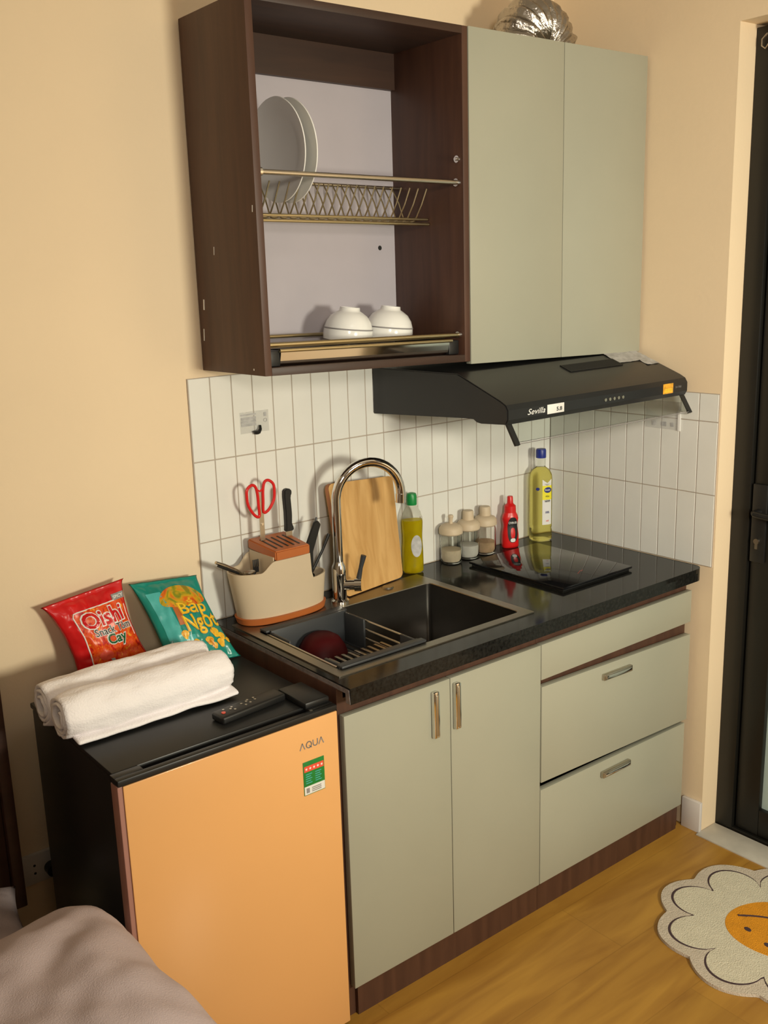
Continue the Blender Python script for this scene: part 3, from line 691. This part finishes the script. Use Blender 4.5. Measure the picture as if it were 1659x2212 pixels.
for i in range(20):
    x = XA+.014+i*.0268
    b = nb(); P = [(x+.012, -.202, 1.868), (x+.006, -.188, 1.830), (x, -.176, 1.803), (x, -.168, 1.794), (x, -.150, 1.791), (x, -.132, 1.794), (x, -.124, 1.804), (x, -.108, 1.84), (x, -.080, 1.880)]
    tube(b, P, .0019, 7); obj('wire', b, 'brass', T, True)
b = nb(); box(b, XA+.0005, XA+.004, -.21, -.07, 1.78, 1.886, .001); obj('end_bracket', b, 'black', T, True)
# lower tray
T = thing('drip_tray_rack', 'lower steel rack with drip tray in the open cabinet, holding the bowls', 'dish rack', (-.94, -.2, 1.465))
b = nb(); tube(b, [(XA, -.287, 1.512), (XB_, -.287, 1.512)], .0052, 14); obj('front_rail', b, 'brass', T, True)
b = nb(); tube(b, [(XB_-.008, -.287, 1.512), (XB_-.0005, -.287, 1.512)], .0085, 16); obj('rail_socket', b, 'chrome', T, True)
b = nb(); tube(b, [(XA, -.075, 1.520), (XB_, -.075, 1.520)], .0045, 12); obj('back_rail', b, 'brass', T, True)
for y in (-.235, -.19, -.15, -.11): 
    b = nb(); tube(b, [(XA+.004, y, 1.5035), (XB_-.004, y, 1.5035)], .0024, 8); obj('cross_wire', b, 'brass', T, True)
b = nb(); prism(b, [(-.288, 1.495), (-.284, 1.500), (-.276, 1.4985), (-.279, 1.470), (-.270, 1.4665), (-.07, 1.4665), (-.07, 1.490), (-.0685, 1.490), (-.0685, 1.465), (-.272, 1.465), (-.2815, 1.470)], 'yz', XA+.035, XB_-.035); obj('drip_tray', b, 'chrome', T, True)
b = nb(); tube(b, [(XA+.030, -.291, 1.4985), (XB_-.030, -.291, 1.4985)], .0042, 10); obj('tray_lip', b, 'brass', T, True)
for x in (XA+.001, XB_-.034):
    b = nb(); box(b, x, x+.033, -.285, -.07, 1.4635, 1.499, .003); obj('end_block', b, 'black', T, True)
# plates
def plate(loc, ry, label):
    T = thing('dinner_plate', label, 'plate', loc, 'white plates in the dish rack')
    b = nb(); lathe(b, [(0, 0), (.058, 0), (.064, .001), (.078, .008), (.111, .015), (.1135, .0165), (.1125, .0185), (.077, .0115), (.062, .004), (0, .0035)], n=64)
    for v in b.verts:   # turn the disc on edge, eating side facing left
        x, y, z = v.co; v.co = Vector((-z, y, x)); 
    o = obj('rim_and_well', b, 'white', T, local=True, angle=60)
    T.rotation_euler = (0, radians(-3), radians(ry)); return T
plate((-1.084, -.156, 1.950), 0, 'front white plate standing in the upper rack, facing left')
plate((-1.052, -.156, 1.950), 0, 'white plate just behind the other plate in the upper rack')
# bowls
def bowl(loc, tx, label):
    T = thing('rice_bowl', label, 'bowl', loc, 'upside-down white bowls')
    b = nb(); lathe(b, [(.0615, .0), (.0645, .0005), (.0655, .014), (.0640, .028), (.0585, .044), (.048, .058), (.034, .067), (.0275, .070), (.026, .0785), (.0228, .0785), (.0228, .070), (.026, .066), (.044, .054), (.055, .042), (.061, .026), (.0625, .012), (.0615, 0)], n=56); obj('shell', b, 'white', T, local=True, angle=60)
    b = nb(); lathe(b, [(.0646, .0255), (.0650, .0265), (.0641, .0290), (.0636, .0280)], n=56); obj('rim_stripe', b, 'grey_ink', T, local=True)
    T.rotation_euler = tx; T.scale = (.94, .94, 1.0); return T
bowl((-.917, -.152, 1.5145), (radians(4), radians(5), 0), 'white upside-down bowl on the lower rack, nearer the plates')
bowl((-.787, -.152, 1.5105), (radians(4), radians(5), 0), 'white upside-down bowl on the lower rack against the right side')

# ================================================================== RANGE HOOD
T = thing('range_hood', 'black slimline range hood under the wall cabinet', 'range hood', (-.37, -.001, 1.3))
HX0, HX1 = -.722, -.012
prof = [(-.001, 1.296), (-.001, 1.4225), (-.335, 1.4225), (-.480, 1.366), (-.497, 1.357), (-.5045, 1.345), (-.5045, 1.322), (-.498, 1.3105), (-.415, 1.306), (-.400, 1.308), (-.388, 1.3145), (-.36, 1.3145)]
b = nb(); prism(b, prof, 'yz', HX0, HX1); bmesh.ops.bevel(b, geom=[e for e in b.edges if abs(e.verts[0].co.x-e.verts[1].co.x) < 1e-6], offset=.0025, segments=2, affect='EDGES'); obj('body', b, 'black_metal', T, angle=25)
sl = Vector((0, -.145, -.0565)).normalized(); nn = Vector((0, -.0565, .145)).normalized()
def slope(d_, off=0): return Vector((0, -.335, 1.4225)) + sl*d_ + nn*off
b = nb()
c = slope(.046, .0012)+Vector((-.265, 0, 0)); obox(b, c, (1, 0, 0), sl, nn, .108, .020, .0012); 
k = obj('vent_panel', b, 'black', T)
b = nb()
for i in range(14): obox(b, slope(.030+.0025*i, .0026)+Vector((-.265, 0, 0)), (1, 0, 0), sl, nn, .104, .0005, .0004)
obj('vent_slats', b, 'ink', k)
for i in range(5):
    x = -.366+i*.0175; b = nb(); tube(b, [(x, -.5045, 1.333), (x, -.5068, 1.333)], .0043, 16); obj('push_button', b, 'satin', T)
b = fit(text_bm('Sevilla', 1, shear=.35), .062, .014); place(b, (-.623, -.5051, 1.334), (1, 0, 0), (0, 0, 1)); obj('brand_lettering', b, 'white_ink', T)
b = nb(); box(b, -.585, -.524, -.5056, -.5046, 1.321, 1.344, .0004); k = obj('rating_sticker', b, 'label_white', T)
b = fit(text_bm('5.8', 1, offset=.03), .020, .010); place(b, (-.542, -.5058, 1.331), (1, 0, 0), (0, 0, 1)); obj('sticker_print', b, 'ink', k)
b = nb(); box(b, -.124, -.080, -.5056, -.5046, 1.322, 1.349, .0004); k = obj('warning_sticker', b, 'orange_label', T)
b = nb()
for i in range(3): box(b, -.120+.002*i, -.084, -.5059, -.5056, 1.3265+i*.0035, 1.3275+i*.0035)
obj('sticker_print', b, 'label_yellow', k)
b = fit(text_bm('SV-700', 1), .026, .005); place(b, (-.056, -.5051, 1.336), (1, 0, 0), (0, 0, 1)); obj('model_lettering', b, 'grey_ink', T)
# loose film stickers on the slope, right end
b = nb()
def film(u, v):
    q = slope(-.015+.098*v, .0015+.0015*noise.noise(Vector((u*7, v*7, 0)))) + Vector((-.155+.138*u, 0, 0)); q.x += -.012*v if u < .5 else 0
    return q
grid(b, film, 16, 10)
for v in [v for v in b.verts if (v.co.x < -.075 and v.co.y < slope(.060).y)]: b.verts.remove(v)
obj('film_sticker', b, 'label_grey', T)
for nm, x in (('l', -.708), ('r', -.024)):
    b = nb(); obox(b, (x, -.507, 1.288), (1, 0, 0), Vector((0, 1, -.62)).normalized(), Vector((0, .62, 1)).normalized(), .0075, .003, .030)
    for v in b.verts: pass
    obj('visor_arm', b, 'black', T)
b = nb(); obox(b, (-.366, -.508, 1.2895), (1, 0, 0), Vector((0, 1, -.62)).normalized(), Vector((0, .62, 1)).normalized(), .334, .0014, .024); obj('glass_visor', b, 'visor', T)
b = nb(); obox(b, (-.366, -.5228, 1.2655), (1, 0, 0), Vector((0, 1, -.62)).normalized(), Vector((0, .62, 1)).normalized(), .334, .0016, .0006); obj('visor_edge', b, 'grey_ink', T)

# wall hook stickers
T = thing('adhesive_hook', 'clear adhesive hook sticker with small black hook on the back tiles', 'wall hook', (-1.106, -.001, 1.30))
b = nb(); box(b, -1.149, -1.064, -.0012, -.0002, 1.292, 1.346, .0003); obj('clear_backing', b, 'film', T)
b = nb()
for i in range(4): box(b, -1.146, -1.102, -.0016, -.0012, 1.337-i*.008-(.003 if i else 0), 1.3405-i*.008)
box(b, -1.078, -1.071, -.0016, -.0012, 1.330, 1.340); lathe(b, [(.004, 0), (.005, 0), (.005, .0004), (.004, .0004), (.004, 0)], (0, 0, 0), 20)
for v in [v for v in b.verts if v.co.z < .5]: v.co = Vector((-1.0745+v.co.x, -.0012-v.co.z, 1.320+v.co.y))
obj('grey_print', b, 'label_grey', T)
b = nb(); tube(b, [(-1.094, -.006, 1.309), (-1.096, -.010, 1.300), (-1.103, -.012, 1.2925)], [.003, .004, .005], 10); lathe(b, [(0, -.008), (.007, -.006), (.0095, .002), (0, .003)], (-1.107, -.009, 1.295)); obj('hook', b, 'black', T)
T = thing('adhesive_strip', 'clear adhesive hook sheet with bright white edge on the right wall tiles', 'wall hook', (-.001, -.42, 1.205))
b = nb(); box(b, -.0015, -.0003, -.478, -.362, 1.206, 1.285, .0003); obj('clear_backing', b, 'film', T)
b = nb(); box(b, -.0035, -.0016, -.480, -.470, 1.204, 1.262, .0005); obj('white_edge', b, 'white_ink', T)
b = nb(); 
for i, (a, w_) in enumerate(((-.392, .012), (-.425, .016), (-.452, .010))): box(b, -.0019, -.0015, a-w_/2, a+w_/2, 1.214, 1.226)
obj('grey_print', b, 'label_grey', T)

# ================================================================== FRIDGE
FX0, FX1, FY = -1.787, -1.2865, -.552
T = thing('mini_fridge', 'black mini fridge with peach door, left of the base cabinets', 'refrigerator', (-1.535, -.32, 0))
b = nb(); box(b, FX0+.008, FX1-.004, -.512, -.095, .025, .776, .004); box(b, FX0+.03, FX0+.07, -.48, -.44, 0, .026); box(b, FX1-.07, FX1-.03, -.48, -.44, 0, .026); box(b, FX0+.03, FX0+.07, -.16, -.12, 0, .026); box(b, FX1-.07, FX1-.03, -.16, -.12, 0, .026)
obj('body', b, 'fridge_top', T)
b = nb(); box(b, FX0+.006, FX1-.003, -.514, -.09, .7765, .789, .003); obj('top_panel', b, 'fridge_top', T)
b = nb(); box(b, FX0, FX1, FY+.004, -.5165, .030, .7755, .003); d = obj('door', b, 'pink', T)
b = nb(); box(b, FX0+.010, FX1-.001, FY, FY+.0045, .008, .776, .002); obj('glass_front', b, 'peach', d)
b = nb(); box(b, FX0, FX1, FY, -.536, .7765, .790, .003); box(b, FX0, FX0+.06, -.5365, -.5165, .7765, .790, .002); box(b, FX1-.06, FX1, -.5365, -.5165, .7765, .790, .002); box(b, FX0+.06, FX1-.06, -.5365, -.5165, .7765, .7790)
obj('handle_recess', b, 'black', d)
b = nb(); box(b, -1.352, -1.290, -.530, -.425, .7895, .804, .004); obj('hinge_cover', b, 'black', T)
b = nb(); box(b, -1.348, -1.342, -.5415, -.5365, .7785, .7905); obj('hinge_pin', b, 'satin', d)
# logo drawn letter by letter (crossbarless A)
b = nb(); lw = .0010
def stroke(pts):
    for p, q in zip(pts, pts[1:]):
        p, q = Vector((p[0], 0, p[1])), Vector((q[0], 0, q[1])); dd = q-p; L_ = dd.length; dd.normalize(); nrm = Vector((-dd.z, 0, dd.x))
        obox(b, Vector((-1.386, FY-.0006, .7165))+(p+q)/2, dd, nrm, (0, 1, 0), L_/2+.0004, lw, .0005)
stroke([(0, 0), (.006, .014), (.012, 0)]); 
cir = [(.0225+.0065*cos(a), .007+.007*sin(a)) for a in [2*pi*i/18 for i in range(19)]]; stroke(cir); stroke([(.0235, .005), (.029, -.0005)])
stroke([(.0335, .014), (.0335, .005), (.0355, .0012), (.039, 0), (.0425, .0012), (.0445, .005), (.0445, .014)]); stroke([(.048, 0), (.054, .014), (.060, 0)])
obj('brand_lettering', b, 'grey_ink', d)
b = nb(); box(b, -1.3815, -1.3275, FY-.0012, FY-.0001, .611, .687, .0004); k = obj('energy_label', b, 'sticker_green', d)
b = nb(); box(b, -1.3795, -1.3295, FY-.0016, FY-.0012, .664, .677); obj('star_band', b, 'sticker_red', k)
b = nb(); box(b, -1.3805, -1.3285, FY-.0016, FY-.0012, .6125, .631); obj('white_panel', b, 'label_white', k)
for i in range(5):
    b = nb(); x = -1.374+i*.0098; pts_ = [((.0034 if j % 2 == 0 else .0015)*sin(pi*j/5), (.0034 if j % 2 == 0 else .0015)*cos(pi*j/5)) for j in range(10)]
    prism(b, [(x+u, .6705+v) for u, v in pts_], 'xz', FY-.0020, FY-.0016); obj('star', b, 'white_ink', k)
b = nb()
for i in range(5):
    for x in (-1.376, -1.352): box(b, x, x+.016-.003*(i % 2), FY-.0015, FY-.0012, .637+i*.005, .639+i*.005)
obj('fine_print', b, 'teal_light', k)
b = nb(); box(b, -1.376, -1.368, FY-.0020, FY-.0016, .616, .627); 
for i in range(3): box(b, -1.362, -1.338, FY-.0020, FY-.0016, .616+i*.004, .618+i*.004)
obj('fine_print', b, 'grey_ink', k)

# remote
T = thing('remote_control', 'black remote control with a red power button on the fridge', 'remote', (-1.44, -.45, .790))
b = nb(); box(b, -.083, .083, -.0215, .0215, 0, .017, .005, 3); bd = obj('casing', b, 'black', T, local=True)
b = nb(); tube(b, [(-.068, -.002, .0172), (-.068, -.002, .0188)], .0045, 14); obj('power_button', b, 'sticker_red', bd, local=True)
for x, y in ((-.047, .002), (-.041, -.006), (-.040, .008), (-.016, .006), (-.012, -.005), (-.002, .008), (.002, -.002), (.004, .012), (.018, .003), (.020, .012), (-.060, .010)):
    b = nb(); tube(b, [(x, y, .0172), (x, y, .0183)], .0026, 10); obj('button', b, 'satin', bd, local=True)
T.rotation_euler = (0, 0, radians(6))

# ================================================================== TOWELS
def towel(name, label, x0, x1, yc, zc, ry, rz, turn, seed, flap):
    T = thing(name, label, 'towel', ((x0+x1)/2, yc, .7895), 'rolled white towels')
    b = nb(); nT = 120; nL = 46; V = []
    for i in range(nL+1):
        u = i/nL; x = x0+(x1-x0)*u; row = []
        e = 1-.16*(abs(2*u-1)**8)
        for k in range(nT+1):
            s = k/nT; a = turn+s*2*pi*2.6; rad = .32+.68*s**.8
            rad *= e
            px = Vector((x*9, cos(a)*1.5+seed, sin(a)*1.5)); w_ = .006*noise.noise(px*1.3)+.0035*noise.noise(px*3.1)
            y = yc+cos(a)*(ry*rad+w_*s); z = zc+sin(a)*(rz*rad+w_*s)
            xx = x+(.004*noise.noise(Vector((a, seed, 0)))+.006*(1-s)*-1)*(1 if u < .5 else -1)*abs(2*u-1)
            row.append(b.verts.new((xx, y, max(z, .7945))))
        V.append(row)
    for i in range(nL):
        for k in range(nT): b.faces.new((V[i][k], V[i+1][k], V[i+1][k+1], V[i][k+1]))
    o = obj('rolled_cloth', b, 'towel', T, angle=180)
    md = o.modifiers.new('s', 'SOLIDIFY'); md.thickness = .006; md.offset = -1
    if flap:
        b = nb()
        def ff(u, v):
            x = x0+.012+(x1-x0-.004)*u; w_ = .003*noise.noise(Vector((x*14, v*2, 3)))
            return (x, yc+.030-(.085)*v+w_,   .7945+.010+.004*sin(v*3)+w_ - .006*v)
        grid(b, ff, 40, 8); o = obj('hem_flap', b, 'towel', T, angle=180); md = o.modifiers.new('s', 'SOLIDIFY'); md.thickness = .009; md.offset = 0; sb = o.modifiers.new('b', 'SUBSURF'); sb.levels = 1; sb.render_levels = 1
    return T
towel('rolled_towel', 'rolled white towel in front, with its flat hem showing under it', -1.800, -1.428, -.325, .843, .052, .046, 2.2, 1.0, True)
towel('rolled_towel', 'rolled white towel behind the other one, touching the snack bags', -1.800, -1.428, -.232, .838, .046, .0475, 1.0, 5.0, False)

# ================================================================== SNACK BAGS
class Bag:
    def __init__(s, BL, BR, TL, TR, thick, pinch, seed):
        s.c = [Vector(p) for p in (BL, BR, TL, TR)]; s.t = thick; s.p = pinch; s.s = seed
        s.n = (s.c[1]-s.c[0]).cross(s.c[2]-s.c[0]).normalized()      # faces the room
        if s.n.y > 0: s.n = -s.n
    def f(s, u, v, side=1, off=0.0):
        w_ = 1-s.p*max(0, sin(pi*v))**.55
        uu = .5+(u-.5)*w_
        p = s.c[0]*(1-uu)*(1-v)+s.c[1]*uu*(1-v)+s.c[2]*(1-uu)*v+s.c[3]*uu*v
        e = (max(0, sin(pi*u))**.62)*(max(0, sin(pi*min(1, max(0, (v-.05)/.90))))**.55)
        q = Vector((u*3, v*3, s.s)); e2 = (abs(2*v-1)**3)
        wr = (.006*noise.noise(q*1.6)+.0035*noise.noise(q*4.5)*(1+e2))*(.25+.75*min(1, e*1.3))
        wr += .0022*sin(u*34+3*noise.noise(q*2))*e2*(1 if e > .02 else .3)
        d_ = (s.t*e*(1 if side > 0 else -.55))+wr+side*.0006
        return p + s.n*(d_+off)
    def build(s, name, label, cat, material, group=None):
        T = thing(name, label, cat, tuple((s.c[0]+s.c[1])/2), group); b = nb()
        N1, N2 = 44, 52; F = {}
        for sd in (1, -1):
            for i in range(N1+1):
                for j in range(N2+1):
                    edge = i in (0, N1) or j in (0, N2)
                    if edge and sd == -1: F[(sd, i, j)] = F[(1, i, j)]
                    else: F[(sd, i, j)] = b.verts.new(s.f(i/N1, j/N2, sd if not edge else 0))
            for i in range(N1):
                for j in range(N2):
                    q = [F[(sd, i, j)], F[(sd, i+1, j)], F[(sd, i+1, j+1)], F[(sd, i, j+1)]]
                    b.faces.new(q if sd == 1 else q[::-1])
        bmesh.ops.recalc_face_normals(b, faces=b.faces[:]); obj('pouch', b, material, T, angle=180); s.T = T; return T
    def patch(s, name, uvf, n1, n2, material, off=.0009):
        b = nb(); grid(b, lambda a, c: s.f(*uvf(a, c), 1, off), n1, n2); return obj(name, b, material, s.T, angle=180)
    def text(s, name, string, u, v, w_, h, rot, material, off=.0016, offset=0.0, bold=.02):
        b = fit(text_bm(string, 1, offset=bold+offset), w_+offset*.0, h)
        bmesh.ops.triangulate(b, faces=b.faces[:])
        for _ in range(2): 
            es = [e for e in b.edges if e.calc_length() > .03]
            if es: bmesh.ops.subdivide_edges(b, edges=es, cuts=1); bmesh.ops.triangulate(b, faces=[f for f in b.faces if len(f.verts) > 3])
        c_, s_ = cos(radians(rot)), sin(radians(rot))
        for vv in b.verts:
            x, y = vv.co.x, vv.co.y; vv.co = s.f(u+x*c_-y*s_, v+x*s_+y*c_, 1, off)
        return obj(name, b, material, s.T, angle=180)
    def line(s, name, uvs, r, material):
        b = nb(); tube(b, [s.f(u, v, 1, .0006) for u, v in uvs], r, 6); return obj(name, b, material, s.T)
RB = Bag((-1.668, -.085, .792), (-1.468, -.085, .792), (-1.716, -.035, .977), (-1.512, -.035, 1.003), .034, .22, 1.3)
RB.build('snack_bag', 'red bag of spicy prawn snack leaning on the wall behind the towels', 'snack bag', 'bag_red', 'snack bags on the fridge')
RB.patch('window_print', lambda a, c: (.20+.76*a, .05+.77*c), 38, 36, 'chips', .0009)
fr = [(.24, .06), (.24, .30), (.24, .55), (.24, .72), (.25, .79), (.28, .815), (.5, .82), (.75, .82)]
RB.line('window_border', [(.20, .05+.07*i) for i in range(10)]+[(.203, .775), (.23, .815)]+[(.28+.06*i, .82) for i in range(10)], .0016, 'white_ink')
RB.line('window_border', [(.945, .40+.05*i) for i in range(8)], .0012, 'label_white')
for k_, (m_, off, bo) in enumerate((('white_ink', .0016, .06), ('bag_red', .0024, .024))):
    RB.text('brand_lettering', 'Oishi', .570, .690, .60+(.04 if k_ == 0 else 0), .185+(.025 if k_ == 0 else 0), 0, m_, off, 0, bo)
for k_, (m_, off, bo) in enumerate((('label_white', .0016, .06), ('ink', .0024, .0))):
    RB.text('flavour_lettering', 'Snack Tôm', .64, .540, .56+(.02 if k_ == 0 else 0), .085+(.015 if k_ == 0 else 0), 0, m_, off, 0, bo)
for k_, (m_, off, bo) in enumerate((('label_white', .0016, .06), ('green_ink', .0024, .02))):
    RB.text('flavour_lettering', 'Cay', .64, .415, .30+(.03 if k_ == 0 else 0), .15+(.03 if k_ == 0 else 0), 0, m_, off, 0, bo)
RB.patch('corner_tag', lambda a, c: (.80+.18*a, .815+.07*c), 8, 5, 'grey_ink', .0018)
RB.text('tag_lettering', 'SPICY', .89, .85, .15, .035, 0, 'white_ink', .0028)
RB.patch('prawn_print', lambda a, c: (.40+.10*sin(2*pi*a)*c, .27+.055*cos(2*pi*a)*c), 20, 4, 'sticker_red', .0016)
RB.patch('stick_print', lambda a, c: (.44+.05*a+.06*c, .22-.13*c), 4, 8, 'label_grey', .0016)
GB = Bag((-1.470, -.150, .792), (-1.293, -.176, .792), (-1.502, -.035, .985), (-1.318, -.030, .968), .032, .14, 7.7)
GB.build('snack_bag', 'teal bag of sweet corn snack between the red bag and the worktop', 'snack bag', 'bag_teal', 'snack bags on the fridge')
GB.patch('side_print', lambda a, c: (.10+.22*a, .30+.55*c), 10, 20, 'teal_light')
GB.patch('corn_print', lambda a, c: (.55+(.36*cos(2*pi*a))*c+.04, .77+(.13*sin(2*pi*a)-.05*cos(2*pi*a)**2)*c), 40, 8, 'corn', .0012)
GB.patch('corn_print', lambda a, c: (.33+.10*a-.03*c+.06*c, .44+.28*c), 6, 12, 'orange', .0010)
GB.patch('lower_print', lambda a, c: (.15+.35*a, .14+.18*c), 10, 10, 'teal_light', .0009)
for k_, (m_, off, bo) in enumerate((('orange_label', .0018, .03), ('yellow_ink', .0028, -.012))):
    GB.text('brand_lettering', 'Bắp', .66, .62, .42+(.03 if k_ == 0 else 0), .21+(.02 if k_ == 0 else 0), 0, m_, off, 0, bo)
    GB.text('brand_lettering', 'Ngọt', .69, .425, .54+(.03 if k_ == 0 else 0), .22+(.02 if k_ == 0 else 0), 2, m_, off, 0, bo)
for (u, v, r_) in ((.35, .33, .055), (.48, .22, .055), (.68, .22, .055), (.82, .30, .065), (.90, .25, .05), (.84, .18, .055), (.72, .16, .04), (.97, .20, .035)):
    GB.patch('puff_print', lambda a, c: (u+r_*cos(2*pi*a)*c*(1+.2*sin(3*2*pi*a)), v+r_*.9*sin(2*pi*a)*c), 24, 4, 'puff', .0014)

# ================================================================== WALL SOCKET
T = thing('wall_socket', 'white double wall socket low behind the fridge', 'socket', (-1.77, .0045, .30))
b = nb(); box(b, -1.818, -1.705, -.006, .0048, .303, .378, .002); obj('plate', b, 'socket', T)
for z in (.350, .330):
    b = nb(); tube(b, [(-1.789, -.0064, z), (-1.789, -.0058, z)], .0032, 12); obj('pin_hole', b, 'ink', T)
T = thing('power_plug', 'black plug in the white socket behind the fridge', 'plug', (-1.752, -.006, .33))
b = nb(); tube(b, [(-1.752, -.0065, .334), (-1.752, -.030, .334)], .0155, 20); obj('plug_body', b, 'black', T)
b = nb(); tube(b, [(-1.752, -.030, .334), (-1.750, -.045, .325), (-1.748, -.050, .28), (-1.74, -.055, .15), (-1.735, -.058, .03)], .003, 8); obj('cord', b, 'black', T)

# ================================================================== RUG
T = thing('flower_rug', 'cream daisy-shaped rug with orange smiling centre, near the door', 'rug', (-.262, -.992, 0))
RCX, RCY = -.264, -.994
def petal(a, R0, R1, pw):
    ph = ((degrees_ := math.degrees(a))-2) % 40 / 40.0       # valleys at 2 + 40k degrees
    return R0+(R1-R0)*abs(sin(pi*ph))**pw
def disc(fr, z0, z1, name, material, parent):
    b = nb(); n = 240; P = [(fr(2*pi*i/n), 2*pi*i/n) for i in range(n)]
    top_ = [b.verts.new((RCX+r_*cos(a), RCY+r_*sin(a), z1)) for r_, a in P]; bot = [b.verts.new((RCX+r_*1.004*cos(a), RCY+r_*1.004*sin(a), z0)) for r_, a in P]
    c = b.verts.new((RCX, RCY, z1))
    for i in range(n): j = (i+1) % n; b.faces.new((top_[i], top_[j], c)); b.faces.new((bot[i], bot[j], top_[j], top_[i]))
    return obj(name, b, material, parent, angle=1)
disc(lambda a: petal(a, .262, .294, 1.0), .0005, .0080, 'backing', 'rug_border', T)
f1 = disc(lambda a: petal(a, .186, .268, .55), .0080, .0086, 'petal_outline', 'rug_line', T)
f2 = disc(lambda a: petal(a, .186, .268, .55)-.0066, .0086, .0092, 'petals', 'rug', T)
f3 = disc(lambda a: .116+.004*sin(3*a+1), .0092, .0100, 'face', 'rug_orange', T)
mdir = Vector((.962, -.274, 0)); edir = Vector((-.274, -.962, 0)); C0 = Vector((RCX, RCY, .0103))
for e in (-.034, .034):
    b = nb(); lathe(b, [(0, .0006), (.0095, .0004), (.0105, -.0006)], (0, 0, 0), 20, 1, .72)
    q = C0+mdir*-.062+edir*(e+.004)
    for v in b.verts: v.co = q+mdir*v.co.y*1.0+edir*v.co.x*1.0+Vector((0, 0, v.co.z))
    obj('eye', b, 'rug_line', f3)
b = nb(); P = []
for i in range(21): e = -.078+.156*i/20; P.append(C0+edir*e+mdir*(-.034+.075*(1-(e/.078)**2)))
tube(b, P, .0028, 6)
for s in (-1, 1):
    q = C0+edir*.078*s+mdir*-.034; tube(b, [q-mdir*.010-edir*.006, q+mdir*.008+edir*.006], .0028, 6)
obj('smile', b, 'rug_line', f3)

# ================================================================== BED, HEADBOARD, PILLOWS
T = thing('bed', 'dark wooden bed with headboard left of the fridge', 'bed', (-2.4, -1.0, 0))
b = nb(); box(b, -3.2, -1.868, -.085, -.055, .352, 1.02, .004); obj('headboard', b, 'headboard', T)
b = nb(); box(b, -1.868, -1.842, -.100, -.045, 0.318, 1.03, .003); obj('headboard_post', b, 'headboard', T)
b = nb(); box(b, -3.18, -1.92, -2.05, -.105, .10, .22, .004); 
for x in (-3.1, -2.0):
    for y in (-1.95, -.25): box(b, x, x+.06, y, y+.06, 0, .105)
obj('base_frame', b, 'headboard', T)
b = nb(); box(b, -3.17, -1.93, -2.03, -.125, .2205, .36, .05, 5); obj('mattress', b, 'pillow_dark', T)
def pillow(name, label, cx, cy, z0, hx, hy, h, rotz, m_, seed, wr=1.0, lean=0.0):
    T = thing(name, label, 'pillow', (cx, cy, z0), 'taupe pillows on the bed'); b = nb(); n = 64
    for sd in (1, -1):
        def f(u, v):
            x, y = 2*u-1, 2*v-1
            ex = 1-.08*(1-y*y)**1.0; ey = 1-.08*(1-x*x)
            prof_ = (max(0, 1-abs(x)**3.2)**.5)*(max(0, 1-abs(y)**3.2)**.5)*(1+.30*x*lean)
            q = Vector((x*1.5, y*1.5, seed)); edge = 1-prof_
            wv = .016*noise.noise(q*1.7)*prof_+.008*noise.noise(q*3.7+Vector((0, 0, 4)))*prof_*wr+.012*wr*edge*prof_*noise.noise(Vector((x*7, y*7, seed)))
            z = (h*(.62 if sd > 0 else -.38))*prof_+wv*(1 if sd > 0 else .3)
            return (x*hx*ex, y*hy*ey, z+h*.38+.010)
        g_ = nb(); grid(g_, f, n, n); 
        me_ = bpy.data.meshes.new('tmp'); g_.to_mesh(me_); g_.free(); b.from_mesh(me_); bpy.data.meshes.remove(me_)
    bmesh.ops.remove_doubles(b, verts=b.verts[:], dist=.0006); bmesh.ops.recalc_face_normals(b, faces=b.faces[:])
    o = obj('pillowcase', b, m_, T, local=True, angle=180)
    T.rotation_euler = rotz; return T
pillow('pillow', 'large plump taupe pillow at the near edge of the bed', -2.118, -.775, .364, .33, .28, .25, (0, 0, radians(2)), 'pillow', 2.2, 1.0, 1.0)
pillow('pillow', 'darker taupe pillow lying flat by the headboard', -2.22, -.295, .364, .33, .165, .10, (0, 0, radians(-4)), 'pillow_dark', 6.1)
